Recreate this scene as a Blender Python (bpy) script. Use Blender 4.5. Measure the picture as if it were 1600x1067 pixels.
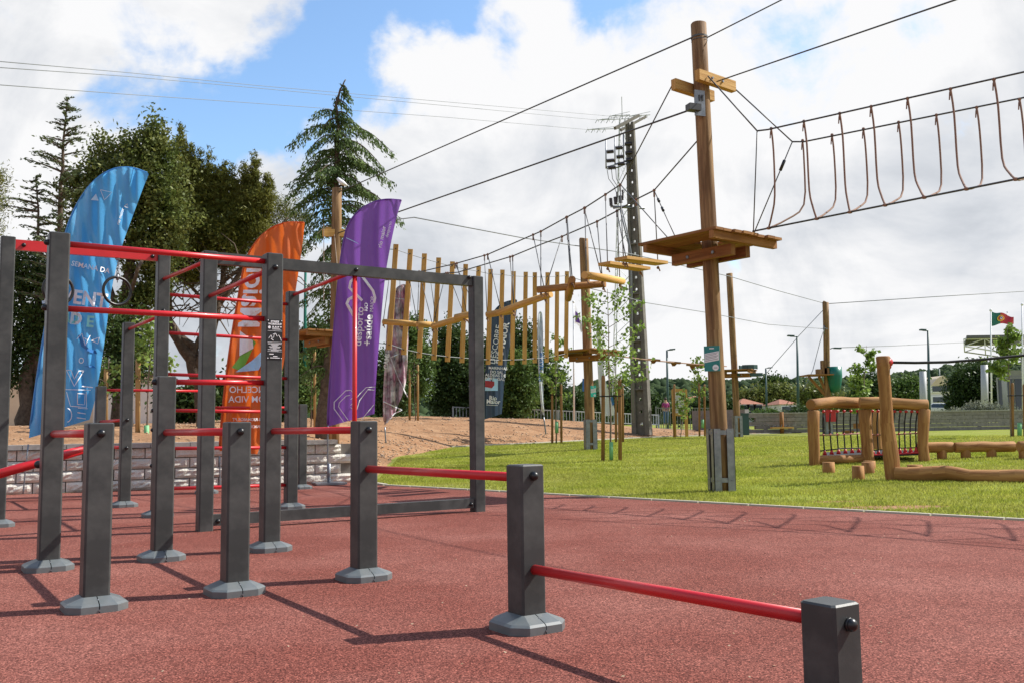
import bpy, bmesh, math, random
import numpy as np
from mathutils import Vector, Matrix, noise as mn
random.seed(7); rng = np.random.default_rng(7)
R = math.radians
scene = bpy.context.scene
for o in list(bpy.data.objects): bpy.data.objects.remove(o)
COL = scene.collection

# ---------------------------------------------------------------- camera
F = 1443.6; PT = R(5.335); RL = R(0.745); EYE = 0.9
fw = Vector((0, math.cos(PT), math.sin(PT))); U0 = Vector((0, -math.sin(PT), math.cos(PT))); X0 = Vector((1, 0, 0))
rt = X0*math.cos(RL) - U0*math.sin(RL); up = X0*math.sin(RL) + U0*math.cos(RL)
CAM = Vector((0, 0, EYE))
cd = bpy.data.cameras.new('camera'); cam = bpy.data.objects.new('camera', cd); COL.objects.link(cam)
cd.sensor_width = 36; cd.lens = F/1600*36; cd.clip_start = .05; cd.clip_end = 6000
cam.matrix_world = Matrix(((rt.x, up.x, -fw.x, 0), (rt.y, up.y, -fw.y, 0), (rt.z, up.z, -fw.z, EYE), (0, 0, 0, 1)))
scene.camera = cam
def ray(px, py): return (fw + rt*((px-800)/F) - up*((py-533.5)/F))

# ---------------------------------------------------------------- light
SUN_EL = R(44.5); SX, SY = .965, .262
sd = Vector((SX*math.cos(SUN_EL)/math.hypot(SX, SY), SY*math.cos(SUN_EL)/math.hypot(SX, SY), math.sin(SUN_EL)))
ld = bpy.data.lights.new('sun', 'SUN'); ld.energy = 5.0; ld.angle = R(.5); ld.color = (1, .955, .88)
sun = bpy.data.objects.new('sun', ld); COL.objects.link(sun)
sun.rotation_euler = sd.to_track_quat('Z', 'Y').to_euler()
vs = scene.view_settings
scene.display_settings.display_device = 'sRGB'
vs.view_transform = 'Standard'; vs.look = 'None'; vs.gamma = 1; vs.exposure = 0.42; vs.use_curve_mapping = False

W = bpy.data.worlds.new('World'); scene.world = W; W.use_nodes = True
nt = W.node_tree; N = nt.nodes; L = nt.links; N.clear()
def nd(t, **k):
    n = N.new(t)
    for a, b in k.items(): setattr(n, a, b)
    return n
def mth(op, a, b=None, c=None, clamp=False):
    n = nd('ShaderNodeMath', operation=op); n.use_clamp = clamp
    for i, v in enumerate((a, b, c)):
        if v is None: continue
        if isinstance(v, (int, float)): n.inputs[i].default_value = v
        else: L.new(v, n.inputs[i])
    return n.outputs[0]
SKY = .10
sky = nd('ShaderNodeTexSky', sky_type='NISHITA'); sky.sun_disc = False
sky.sun_elevation = SUN_EL; sky.sun_rotation = math.atan2(sd.x, sd.y)
sky.air_density = 1.0; sky.dust_density = .6; sky.ozone_density = 1.5
tc = nd('ShaderNodeTexCoord'); D = tc.outputs['Generated']
sp = nd('ShaderNodeSeparateXYZ'); L.new(D, sp.inputs[0])
dz = mth('ADD', mth('MAXIMUM', sp.outputs[2], 0.0), .22)
cb = nd('ShaderNodeCombineXYZ'); L.new(mth('DIVIDE', sp.outputs[0], dz), cb.inputs[0]); L.new(mth('DIVIDE', sp.outputs[1], dz), cb.inputs[1]); L.new(mth('MULTIPLY', dz, 1.5), cb.inputs[2])
def wnoise(vec, scale, detail, rough=.55, off=(0, 0, 0), dist=0.0):
    mp = nd('ShaderNodeMapping'); mp.inputs['Location'].default_value = off; L.new(vec, mp.inputs['Vector'])
    n = nd('ShaderNodeTexNoise'); L.new(mp.outputs[0], n.inputs['Vector'])
    n.inputs['Scale'].default_value = scale; n.inputs['Detail'].default_value = detail; n.inputs['Roughness'].default_value = rough; n.inputs['Distortion'].default_value = dist
    return n.outputs['Fac']
cov = wnoise(cb.outputs[0], 1.7, 10, .6, (3.1, 1.7, 0), .15)
edge = wnoise(D, 7.0, 9, .62, (.4, .2, .1), .3)
# clear patches of sky where the photograph has them (fixed to the sky itself)
HOLES = [(140,165,.045,.22),(240,175,.05,.26),(330,190,.055,.36),(410,165,.05,.34),(465,115,.05,.38),(535,75,.045,.34),(590,15,.06,.42),(410,12,.03,.28),(680,15,.05,.40),
         (760,5,.05,.38),(1,430,.035,.3),(905,35,.030,.36),(960,5,.035,.32),(320,235,.04,.24),(1135,425,.02,.25),(480,345,.035,.32),(255,345,.03,.2),(545,130,.04,.2)]
acc = None
wn = nd('ShaderNodeTexNoise'); L.new(D, wn.inputs['Vector']); wn.inputs['Scale'].default_value = 9; wn.inputs['Detail'].default_value = 6
wv = nd('ShaderNodeVectorMath', operation='SUBTRACT'); L.new(wn.outputs['Color'], wv.inputs[0]); wv.inputs[1].default_value = (.5, .5, .5)
wv2 = nd('ShaderNodeVectorMath', operation='SCALE'); L.new(wv.outputs[0], wv2.inputs[0]); wv2.inputs[3].default_value = .16
wv3 = nd('ShaderNodeVectorMath', operation='ADD'); L.new(D, wv3.inputs[0]); L.new(wv2.outputs[0], wv3.inputs[1]); D2 = wv3.outputs[0]
for (px, py, rad, w) in HOLES:
    d = ray(px, py).normalized()
    vm = nd('ShaderNodeVectorMath', operation='DISTANCE'); L.new(D2, vm.inputs[0]); vm.inputs[1].default_value = d
    g = mth('EXPONENT', mth('MULTIPLY', mth('POWER', mth('DIVIDE', vm.outputs['Value'], rad), 2.0), -1.0))
    g = mth('MULTIPLY', g, w); acc = g if acc is None else mth('ADD', acc, g)
# bank of cloud in view, broken higher up
up_f = mth('MULTIPLY', mth('SUBTRACT', sp.outputs[2], .47, clamp=True), 1.6)
field = mth('ADD', mth('MULTIPLY', cov, .9), mth('MULTIPLY', mth('SUBTRACT', edge, .5), .95))
field = mth('SUBTRACT', mth('SUBTRACT', mth('ADD', field, .22), acc), mth('MINIMUM', up_f, .5))
rmp = nd('ShaderNodeMapRange'); rmp.interpolation_type = 'SMOOTHSTEP'; L.new(field, rmp.inputs[0]); rmp.inputs[1].default_value = .25; rmp.inputs[2].default_value = .52
mask = rmp.outputs[0]
sh1 = wnoise(cb.outputs[0], 1.35, 8, .55, (7.3, .6, .5), .3)
sh2 = wnoise(D, 5.0, 8, .6, (1.4, 2.2, 3.1), .5)
shade = mth('ADD', mth('MULTIPLY', sh1, .55), mth('MULTIPLY', sh2, .62))
# thick bright billows and thin grey undersides of the cloud bank
for (px, py, rad, w) in [(640,110,.10,.10),(760,90,.12,.12),(860,70,.10,.12),(990,90,.10,.10),(700,190,.09,.07),(1230,70,.14,.08),(560,230,.08,.06),(1350,130,.12,.06),(120,60,.15,.06),(330,40,.1,.07),(1420,470,.16,.10),(1150,500,.14,.09),(950,500,.12,.08),(1480,300,.10,-.04),(1250,330,.09,-.03),(1010,380,.06,-.03),(1300,200,.12,.06),(80,300,.12,.05)]:
    d = ray(px, py).normalized(); vm = nd('ShaderNodeVectorMath', operation='DISTANCE'); L.new(D, vm.inputs[0]); vm.inputs[1].default_value = d
    shade = mth('ADD', shade, mth('MULTIPLY', mth('EXPONENT', mth('MULTIPLY', mth('POWER', mth('DIVIDE', vm.outputs['Value'], rad), 2.0), -1.0)), w))
shade = mth('SUBTRACT', shade, .055)
cr = nd('ShaderNodeValToRGB'); L.new(shade, cr.inputs[0])
e = cr.color_ramp.elements; e[0].position = .43; e[0].color = (.50, .54, .60, 1); e[1].position = .70; e[1].color = (1.02, 1.02, 1.03, 1)
m_ = cr.color_ramp.elements.new(.56); m_.color = (.74, .77, .82, 1)
bg = nd('ShaderNodeBackground'); bg.inputs[1].default_value = SKY
sc = nd('ShaderNodeVectorMath', operation='SCALE'); L.new(cr.outputs[0], sc.inputs[0]); sc.inputs[3].default_value = 1/SKY*.71
mx = nd('ShaderNodeMix', data_type='RGBA'); L.new(mask, mx.inputs[0])
skc = nd('ShaderNodeVectorMath', operation='MULTIPLY'); L.new(sky.outputs[0], skc.inputs[0]); skc.inputs[1].default_value = (1.55, 1.72, 1.8)
L.new(skc.outputs[0], mx.inputs[6]); L.new(sc.outputs[0], mx.inputs[7])
L.new(mx.outputs[2], bg.inputs[0]); wo = nd('ShaderNodeOutputWorld'); L.new(bg.outputs[0], wo.inputs[0])

# ---------------------------------------------------------------- terrain functions
NB = Vector((.70, .715)).normalized(); PB = Vector((4.66, 8.4))
SG = [0, 2, 8, 11, 24, 35, 80, 300]; ZG = [0, .02, .15, .28, .44, .52, .9, 2.0]
TOE = [(-2.55, 16.3), (-3.35, 26), (-2.1, 31), (.7, 33.5), (5.2, 38.5), (9.2, 41.5), (14, 44)]
WA = Vector((-9.6, 13.05)); WB = Vector((-2.75, 16.15)); WD = (WB-WA).normalized(); WN = Vector((-WD.y, WD.x))
def lawn(x, y):
    s = (x-PB.x)*NB.x + (y-PB.y)*NB.y
    return float(np.interp(s, SG, ZG))
def toe_dist(x, y):
    best = 1e9; sgn = 1
    for (a, b) in zip(TOE[:-1], TOE[1:]):
        ax, ay = a; bx, by = b; dx, dy = bx-ax, by-ay
        t = max(0, min(1, ((x-ax)*dx+(y-ay)*dy)/(dx*dx+dy*dy)))
        d = math.hypot(x-ax-t*dx, y-ay-t*dy)
        if d < best:
            best = d; sgn = 1 if (dx*(y-ay)-dy*(x-ax)) > 0 else -1
    return best*sgn
def mound(x, y):
    """height of the earth bank, or None where the lawn lies"""
    dw = (Vector((x, y))-WA).dot(WN); td = toe_dist(x, y)
    if dw < .12 or td < 0: return None
    cap = float(np.interp(x, [-4, 0, 3, 6, 10], [1.12, 1.0, .8, .42, .15]))
    z = lawn(x, y)+.01 + cap*(1-math.exp(-td/2.6)) + .05*mn.noise((x*.6, y*.6, 0))*min(1, td)
    if x < 0: z = min(z, .70+.09*dw + max(0, 2.5+x)*3)
    return z
def gz(x, y):
    m = mound(x, y)
    return lawn(x, y) if m is None else max(m, lawn(x, y))
def at(px, py, Y):
    r = ray(px, py); return CAM + r*(Y/r.y)
def atz(px, py, z):
    r = ray(px, py); return CAM + r*((z-EYE)/r.z)
def ground(px, py):
    r = ray(px, py); t = .5; p = CAM.copy()
    while t < 400:
        p = CAM + r*t
        if p.z <= gz(p.x, p.y): break
        t *= 1.004
    return Vector((p.x, p.y, gz(p.x, p.y)))
def onY(px, Y, py=660):
    p = at(px, py, Y); return Vector((p.x, p.y, gz(p.x, p.y)))

# ---------------------------------------------------------------- materials
def mat(name, c1, c2=None, rough=.7, scale=5, detail=4, bump=0, bscale=None, metal=0, uv=None, spec=.5, c3=None, s3=.5, w3=.5, trans=0, lo=.35, hi=.65, coat=0, rnd=0):
    m = bpy.data.materials.new(name); m.use_nodes = True; t = m.node_tree; n = t.nodes; l = t.links
    b = n['Principled BSDF']; b.inputs['Roughness'].default_value = rough; b.inputs['Metallic'].default_value = metal
    b.inputs['Specular IOR Level'].default_value = spec; b.inputs['Coat Weight'].default_value = coat
    tcn = n.new('ShaderNodeTexCoord'); vec = tcn.outputs['UV'] if uv else tcn.outputs['Object']
    if uv:
        mp = n.new('ShaderNodeMapping'); mp.inputs['Scale'].default_value = (uv[0], uv[1], 1); l.new(vec, mp.inputs['Vector'])
        oi = n.new('ShaderNodeObjectInfo'); cm = n.new('ShaderNodeCombineXYZ'); mu = n.new('ShaderNodeMath'); mu.operation = 'MULTIPLY'; mu.inputs[1].default_value = 37
        l.new(oi.outputs['Random'], mu.inputs[0]); l.new(mu.outputs[0], cm.inputs[2]); l.new(cm.outputs[0], mp.inputs['Location']); vec = mp.outputs[0]
    b.inputs['Base Color'].default_value = (*c1, 1)
    def ns(s, d=4, ro=.6):
        q = n.new('ShaderNodeTexNoise'); q.inputs['Scale'].default_value = s; q.inputs['Detail'].default_value = d; q.inputs['Roughness'].default_value = ro
        l.new(vec, q.inputs['Vector']); return q.outputs['Fac']
    def mr(v, a, z):
        q = n.new('ShaderNodeMapRange'); l.new(v, q.inputs[0]); q.inputs[1].default_value = a; q.inputs[2].default_value = z; return q.outputs[0]
    col = None
    if c2:
        x = n.new('ShaderNodeMix'); x.data_type = 'RGBA'; x.inputs[6].default_value = (*c1, 1); x.inputs[7].default_value = (*c2, 1)
        l.new(mr(ns(scale, detail), lo, hi), x.inputs[0]); col = x.outputs[2]
    if c3:
        y = n.new('ShaderNodeMix'); y.data_type = 'RGBA'; y.inputs[7].default_value = (*c3, 1)
        if col: l.new(col, y.inputs[6])
        else: y.inputs[6].default_value = (*c1, 1)
        q = n.new('ShaderNodeMath'); q.operation = 'MULTIPLY'; q.inputs[1].default_value = w3; l.new(mr(ns(s3, 5), .42, .66), q.inputs[0]); l.new(q.outputs[0], y.inputs[0]); col = y.outputs[2]
    if rnd and col:
        oi = n.new('ShaderNodeObjectInfo'); h = n.new('ShaderNodeHueSaturation'); l.new(col, h.inputs['Color'])
        q = n.new('ShaderNodeMapRange'); l.new(oi.outputs['Random'], q.inputs[0]); q.inputs[3].default_value = 1-rnd; q.inputs[4].default_value = 1+rnd
        l.new(q.outputs[0], h.inputs['Value']); col = h.outputs[0]
    if trans and col:
        at_ = n.new('ShaderNodeAttribute'); at_.attribute_name = 'rnd'
        h = n.new('ShaderNodeHueSaturation'); l.new(col, h.inputs['Color'])
        q = n.new('ShaderNodeMapRange'); l.new(at_.outputs['Fac'], q.inputs[0]); q.inputs[3].default_value = .62; q.inputs[4].default_value = 1.45
        l.new(q.outputs[0], h.inputs['Value']); col = h.outputs[0]
        tr = n.new('ShaderNodeBsdfTranslucent'); l.new(col, tr.inputs[0]); ms = n.new('ShaderNodeMixShader'); ms.inputs[0].default_value = trans
        l.new(b.outputs[0], ms.inputs[1]); l.new(tr.outputs[0], ms.inputs[2]); l.new(ms.outputs[0], n['Material Output'].inputs[0])
    if col: l.new(col, b.inputs['Base Color'])
    if bump:
        bp = n.new('ShaderNodeBump'); bp.inputs['Strength'].default_value = 1; bp.inputs['Distance'].default_value = bump
        l.new(ns(bscale or scale*4, 4), bp.inputs['Height']); l.new(bp.outputs[0], b.inputs['Normal'])
    return m
M = {}
M['steel'] = mat('anthracite_paint', (.043, .046, .045), (.051, .054, .053), spec=.3, rough=.42, scale=6, bump=.0003, bscale=350, c3=(.17, .17, .16), s3=4.5, w3=.32)
M['cover'] = mat('grey_plastic', (.095, .115, .122), (.12, .14, .147), rough=.42, scale=8, c3=(.22, .2, .18), s3=9, w3=.25)
M['red'] = mat('red_paint', (.62, .018, .022), (.55, .015, .02), rough=.36, scale=6, coat=.08)
M['black'] = mat('black_plastic', (.012, .012, .013), rough=.35)
M['rubber'] = mat('red_rubber', (.115, .028, .019), (.27, .084, .062), rough=.95, scale=150, detail=3, bump=.005, bscale=140, c3=(.31, .125, .098), s3=.6, w3=.6, spec=.2, lo=.40, hi=.60)
M['kerb'] = mat('kerb_concrete', (.52, .48, .39), (.43, .40, .33), rough=.9, scale=12)
M['lawn'] = mat('lawn_soil', (.18, .225, .028), (.27, .30, .05), rough=1, scale=1.3, detail=8, bump=.02, bscale=30, c3=(.26, .22, .09), s3=.45, w3=.5, spec=.1)
M['far_field'] = mat('far_field', (.09, .12, .03), (.14, .15, .05), rough=1, scale=.05)
M['blade'] = mat('grass_blade', (.26, .31, .03), (.42, .43, .08), rough=.6, scale=.9, detail=5, trans=.45, c3=(.34, .33, .09), s3=.5, w3=.6, spec=.2)
M['earth'] = mat('bare_earth', (.29, .155, .08), (.40, .24, .135), rough=1, scale=1.6, detail=10, bump=.05, bscale=9, c3=(.21, .115, .062), s3=2.2, w3=.5, spec=.1)
M['clod'] = mat('earth_clod', (.30, .18, .11), (.48, .36, .26), rough=1, scale=7, spec=.1)
M['stone'] = mat('split_stone', (.62, .59, .52), (.78, .75, .68), rough=.95, scale=9, detail=8, bump=.02, bscale=30, c3=(.36, .32, .27), s3=5, w3=.4, rnd=.10)
M['cap'] = mat('cap_concrete', (.34, .33, .30), (.42, .41, .38), rough=.95, scale=14, bump=.002, bscale=80)
M['mortar'] = mat('wall_core', (.17, .16, .14), rough=1, c2=(.22, .2, .18), scale=10)
WOOD = dict(rough=.78, uv=(26, 1.6), scale=1, detail=7, bump=.004, bscale=2.6, spec=.3, lo=.38, hi=.60)
M['pole'] = mat('treated_pole_wood', (.19, .10, .042), (.37, .225, .105), c3=(.11, .056, .025), s3=.45, w3=.75, **WOOD)
M['plank'] = mat('yellow_plank_wood', (.50, .27, .075), (.64, .385, .13), c3=(.38, .19, .05), s3=.6, w3=.45, rnd=.12, **WOOD)
M['deck'] = mat('deck_wood', (.22, .095, .032), (.40, .195, .065), c3=(.15, .062, .02), s3=.5, w3=.5, rnd=.12, **WOOD)
M['robinia'] = mat('robinia_wood', (.25, .105, .032), (.53, .28, .10), c3=(.17, .07, .022), s3=.5, w3=.75, rnd=.06, **WOOD)
M['stake'] = mat('stake_wood', (.22, .11, .05), (.33, .18, .08), **WOOD)
M['stake2'] = mat('pale_stake_wood', (.38, .24, .10), (.48, .32, .15), **WOOD)
M['galv'] = mat('galvanised_steel', (.20, .215, .24), (.31, .325, .35), rough=.42, scale=9, metal=.75)
M['cable'] = mat('steel_cable', (.10, .10, .10), rough=.5, metal=.6)
M['wire'] = mat('grey_wire', (.20, .21, .23), rough=.6)
M['rope'] = mat('brown_rope', (.22, .12, .085), (.32, .20, .145), rough=.95, scale=60)
M['rope2'] = mat('pale_rope', (.42, .33, .25), (.30, .22, .17), rough=.95, scale=60)
M['ropeb'] = mat('black_rope', (.02, .02, .022), rough=.9)
M['redp'] = mat('red_plastic', (.5, .02, .03), rough=.4)
M['concrete'] = mat('pole_concrete', (.13, .118, .10), (.19, .175, .15), rough=.95, scale=5, detail=8, bump=.004, bscale=30, c3=(.09, .08, .07), s3=1.2, w3=.5)
M['insul'] = mat('brown_insulator', (.035, .02, .02), rough=.25)
M['bark'] = mat('tree_bark', (.07, .048, .034), (.15, .11, .08), rough=1, scale=9, detail=8, bump=.02, bscale=25)
M['bark2'] = mat('young_bark', (.17, .13, .10), (.25, .2, .16), rough=1, scale=20)
M['guard'] = mat('green_guard', (.16, .42, .18), (.2, .5, .24), rough=.6, scale=5)
M['leaf_oak'] = mat('oak_leaf', (.085, .12, .026), (.20, .215, .062), rough=.45, scale=1.3, trans=.3, spec=.18)
M['leaf_pine'] = mat('pine_leaf', (.10, .115, .02), (.20, .20, .045), rough=.55, scale=1.5, trans=.22, spec=.18)
M['leaf_cedar'] = mat('cedar_leaf', (.075, .125, .038), (.15, .21, .065), rough=.55, scale=1.5, trans=.28, spec=.18)
M['leaf_fir'] = mat('fir_leaf', (.085, .12, .055), (.15, .185, .085), rough=.55, scale=1.5, trans=.25, spec=.18)
M['leaf_young'] = mat('young_leaf', (.15, .235, .045), (.25, .34, .085), rough=.4, scale=2.5, trans=.42, spec=.18)
M['leaf_dark'] = mat('dark_leaf', (.034, .066, .018), (.07, .11, .03), rough=.5, scale=.8, trans=.22, spec=.18)
M['leaf_mid'] = mat('mid_leaf', (.07, .125, .03), (.12, .18, .045), rough=.5, scale=.8, trans=.28, spec=.18)
M['leaf_grey'] = mat('grey_leaf', (.17, .19, .13), (.25, .26, .19), rough=.7, scale=1.5, trans=.15, spec=.18)
M['wood_far'] = mat('far_wood_leaf', (.028, .048, .022), (.052, .078, .03), rough=1, scale=.05, spec=.1)
def granules(m):
    t = m.node_tree; n = t.nodes; l = t.links; b = n['Principled BSDF']; src = b.inputs['Base Color'].links[0].from_socket; tcn = n.new('ShaderNodeTexCoord')
    v = n.new('ShaderNodeTexVoronoi'); v.inputs['Scale'].default_value = 165; l.new(tcn.outputs['Object'], v.inputs['Vector']); s_ = n.new('ShaderNodeSeparateColor'); l.new(v.outputs['Color'], s_.inputs[0])
    r = n.new('ShaderNodeValToRGB'); l.new(s_.outputs[0], r.inputs[0]); e = r.color_ramp.elements; e[0].position = 0; e[0].color = (.36, .33, .32, 1); e[1].position = 1; e[1].color = (2.1, 2.3, 2.25, 1)
    for p, c in ((.25, (.55, .52, .52, 1)), (.6, (1, 1, 1, 1)), (.88, (1.45, 1.5, 1.5, 1))): q = r.color_ramp.elements.new(p); q.color = c
    x = n.new('ShaderNodeMix'); x.data_type = 'RGBA'; x.blend_type = 'MULTIPLY'; x.inputs[0].default_value = 1; l.new(src, x.inputs[6]); l.new(r.outputs[0], x.inputs[7]); l.new(x.outputs[2], b.inputs['Base Color'])
granules(M['rubber'])
def satin(name, c, rough=.38):
    m = mat(name, c, tuple(x*.88 for x in c), rough=rough, scale=3, spec=.6)
    t = m.node_tree; n = t.nodes; b = n['Principled BSDF']; b.inputs['Coat Weight'].default_value = .25; b.inputs['Coat Roughness'].default_value = rough
    tr = n.new('ShaderNodeBsdfTranslucent'); tr.inputs[0].default_value = (*c, 1); ms = n.new('ShaderNodeMixShader'); ms.inputs[0].default_value = .42
    t.links.new(b.outputs[0], ms.inputs[1]); t.links.new(tr.outputs[0], ms.inputs[2]); t.links.new(ms.outputs[0], n['Material Output'].inputs[0]); return m
M['blue'] = satin('blue_satin', (.12, .45, .80), .22)
M['orange'] = satin('orange_cloth', (.72, .15, .02), .5)
M['purple'] = satin('purple_cloth', (.24, .09, .45), .42)
M['navy'] = satin('navy_cloth', (.045, .075, .12), .55)
M['photo'] = mat('printed_cloth', (.045, .04, .05), (.72, .69, .72), rough=.6, scale=4.2, detail=6, c3=(.55, .12, .28), s3=3.1, w3=.6)
M['silver'] = mat('pale_printed_cloth', (.45, .5, .6), (.75, .77, .82), rough=.5, scale=4)
M['whitecloth'] = mat('white_cloth', (.75, .75, .78), (.66, .66, .72), rough=.6, scale=3)
def flat(name, c, r=.6, **k): return mat(name, c, tuple(min(1, x*1.08) for x in c), rough=r, scale=7, **k)
M['white'] = flat('white_print', (.8, .8, .82)); M['lightblue'] = flat('light_blue_print', (.42, .66, .86)); M['green'] = flat('green_print', (.18, .45, .06))
M['mint'] = flat('mint_print', (.25, .62, .6)); M['darkred'] = flat('dark_red_print', (.35, .03, .04)); M['deepblue'] = flat('deep_blue_print', (.03, .15, .4))
M['teal'] = flat('teal_board', (.015, .20, .19), .4); M['bright_teal'] = flat('bright_teal_board', (.03, .5, .42), .4)
M['lamp'] = flat('dark_lamp_paint', (.03, .075, .075), .45); M['grey'] = flat('grey_paint', (.4, .41, .42), .5); M['asphalt'] = flat('asphalt', (.05, .05, .052), .9)
M['plaster'] = mat('cream_plaster', (.62, .50, .36), (.70, .58, .42), rough=.95, scale=1.2); M['whiteplaster'] = mat('white_plaster', (.74, .72, .68), (.66, .64, .6), rough=.95, scale=1.2)
M['tile'] = mat('roof_tile', (.27, .10, .06), (.36, .15, .09), rough=.9, scale=4); M['glass'] = mat('dark_glass', (.03, .045, .055), rough=.08, spec=.8)
M['wallgrey'] = mat('far_block', (.20, .185, .17), (.27, .25, .23), rough=.95, scale=6, rnd=.12)
M['carsilver'] = mat('silver_car_paint', (.42, .44, .46), rough=.3, metal=.6, coat=.6); M['carwhite'] = mat('white_car_paint', (.75, .75, .75), rough=.3, coat=.6); M['tyre'] = flat('tyre_rubber', (.02, .02, .02), .8)
M['skin'] = flat('skin', (.5, .3, .2)); M['plum'] = flat('plum_shirt', (.28, .035, .15), .9); M['jeans'] = flat('jeans', (.06, .13, .28), .9); M['hair'] = flat('dark_hair', (.04, .025, .02), .8)
M['fence'] = flat('pale_fence_paint', (.5, .51, .52), .5); M['fencedark'] = flat('grey_fence_paint', (.2, .2, .2), .6); M['roofmetal'] = flat('dark_roof_metal', (.12, .12, .13), .5)
M['tube'] = flat('green_slide_plastic', (.0, .13, .09), .35)

# ---------------------------------------------------------------- object helpers
WM = {}
def tagp(o, label=None, cat=None, group=None, kind=None):
    if label: o['label'] = label
    if cat: o['category'] = cat
    if group: o['group'] = group
    if kind: o['kind'] = kind
    return o
def root(name, label, cat, loc=(0, 0, 0), group=None):
    o = bpy.data.objects.new(name, None); o.empty_display_size = .1; COL.objects.link(o); o.location = loc
    WM[o] = Matrix.Translation(Vector(loc)); return tagp(o, label, cat, group)
def link(name, me, parent=None, Mw=None):
    o = bpy.data.objects.new(name, me); COL.objects.link(o)
    Mw = Mw if Mw is not None else (WM[parent].copy() if parent else Matrix())
    WM[o] = Mw
    if parent: o.parent = parent; o.matrix_basis = WM[parent].inverted() @ Mw
    else: o.matrix_basis = Mw
    return o
class MB:
    def __init__(s): s.v = []; s.f = []; s.uv = []; s.sm = []
    def face(s, idx, uv=None, sm=False):
        s.f.append(idx); s.uv += uv if uv else [(0, 0)]*len(idx); s.sm.append(sm)
    def hexa(s, p, lx=1, ly=1, lz=1):
        """8 corners: bottom ring 0-3, top ring 4-7"""
        b = len(s.v); s.v += [tuple(q) for q in p]
        for q in ((3, 2, 1, 0), (4, 5, 6, 7), (0, 1, 5, 4), (1, 2, 6, 5), (2, 3, 7, 6), (3, 0, 4, 7)):
            P = [Vector(p[i]) for i in q]; a = (P[1]-P[0]).length; c = (P[2]-P[1]).length
            uv = [(0, 0), (0, a), (c, a), (c, 0)] if a > c else [(0, 0), (a, 0), (a, c), (0, c)]
            s.face([b+i for i in q], uv)
    def bar(s, p0, p1, w, h, upv=(0, 0, 1)):
        p0 = Vector(p0); p1 = Vector(p1); d = (p1-p0).normalized(); u = Vector(upv)
        if abs(d.dot(u)) > .99: u = Vector((0, 1, 0))
        sd_ = d.cross(u).normalized(); u = sd_.cross(d).normalized(); a = sd_*w/2; c = u*h/2
        s.hexa([p0-a-c, p0+a-c, p0+a+c, p0-a+c, p1-a-c, p1+a-c, p1+a+c, p1-a+c])
    def box(s, c, sx, sy, sz, yaw=0):
        c = Vector(c); X = Vector((math.cos(yaw), math.sin(yaw), 0))*sx/2; Y = Vector((-math.sin(yaw), math.cos(yaw), 0))*sy/2; Z = Vector((0, 0, sz/2))
        s.hexa([c-X-Y-Z, c+X-Y-Z, c+X+Y-Z, c-X+Y-Z, c-X-Y+Z, c+X-Y+Z, c+X+Y+Z, c-X+Y+Z])
    def tube(s, pts, r, n=8, caps=True, wob=0, seed=0):
        pts = [Vector(p) for p in pts]; m = len(pts); rr = r if isinstance(r, (list, tuple)) else [r]*m
        b = len(s.v); L_ = 0; prev = None
        for i, p in enumerate(pts):
            d = (pts[min(i+1, m-1)]-pts[max(i-1, 0)]).normalized()
            if prev is None:
                u = Vector((0, 0, 1)) if abs(d.z) < .9 else Vector((1, 0, 0)); a = d.cross(u).normalized()
            else: a = (prev-d*prev.dot(d)).normalized()
            prev = a; c = d.cross(a)
            for k in range(n):
                t = 2*math.pi*k/n; q = rr[i]*(1+(wob*mn.noise((math.cos(t)*1.3+seed, math.sin(t)*1.3, i*.45+seed)) if wob else 0))
                s.v.append(tuple(p+a*math.cos(t)*q+c*math.sin(t)*q))
        for i in range(m-1):
            l2 = L_+(pts[i+1]-pts[i]).length; cir = 2*math.pi*max(rr[i], .01)
            for k in range(n):
                k2 = (k+1) % n; s.face([b+i*n+k, b+i*n+k2, b+(i+1)*n+k2, b+(i+1)*n+k], [(cir*k/n, L_), (cir*(k+1)/n, L_), (cir*(k+1)/n, l2), (cir*k/n, l2)], n > 5)
            L_ = l2
        if caps:
            s.face([b+k for k in range(n)][::-1]); s.face([b+(m-1)*n+k for k in range(n)])
    def prism(s, poly, z0, z1, top=None):
        b = len(s.v); n = len(poly); top = top or poly
        s.v += [(x, y, z0) for x, y in poly]+[(x, y, z1) for x, y in top]
        for k in range(n): k2 = (k+1) % n; s.face([b+k, b+k2, b+n+k2, b+n+k])
        s.face([b+k for k in range(n)][::-1]); s.face([b+n+k for k in range(n)])
    def sphere(s, c, r, n=10, m=6, sc=(1, 1, 1)):
        b = len(s.v); c = Vector(c)
        for i in range(m+1):
            a = math.pi*i/m
            for k in range(n):
                t = 2*math.pi*k/n; s.v.append((c.x+r*sc[0]*math.sin(a)*math.cos(t), c.y+r*sc[1]*math.sin(a)*math.sin(t), c.z+r*sc[2]*math.cos(a)))
        for i in range(m):
            for k in range(n): k2 = (k+1) % n; s.face([b+i*n+k, b+(i+1)*n+k, b+(i+1)*n+k2, b+i*n+k2], None, True)
    def mesh(s, name, m, Mi=None):
        me = bpy.data.meshes.new(name)
        v = [tuple(Mi @ Vector(p)) for p in s.v] if Mi else s.v
        me.from_pydata(v, [], s.f); uvl = me.uv_layers.new(name='UVMap')
        uvl.data.foreach_set('uv', np.array(s.uv, dtype=np.float32).ravel()); me.polygons.foreach_set('use_smooth', s.sm)
        me.materials.append(m); me.update(); return me
    def build(s, name, m, parent=None, label=None, loc=None, kind=None):
        Mw = Matrix.Translation(Vector(loc)) if loc is not None else (WM[parent].copy() if parent else Matrix())
        o = link(name, s.mesh(name, m, Mw.inverted()), parent, Mw)
        if label: o['label'] = label
        if kind: o['kind'] = kind
        return o
def one(fn, *a, **k):
    b = MB(); getattr(b, fn)(*a, **k); return b
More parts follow.
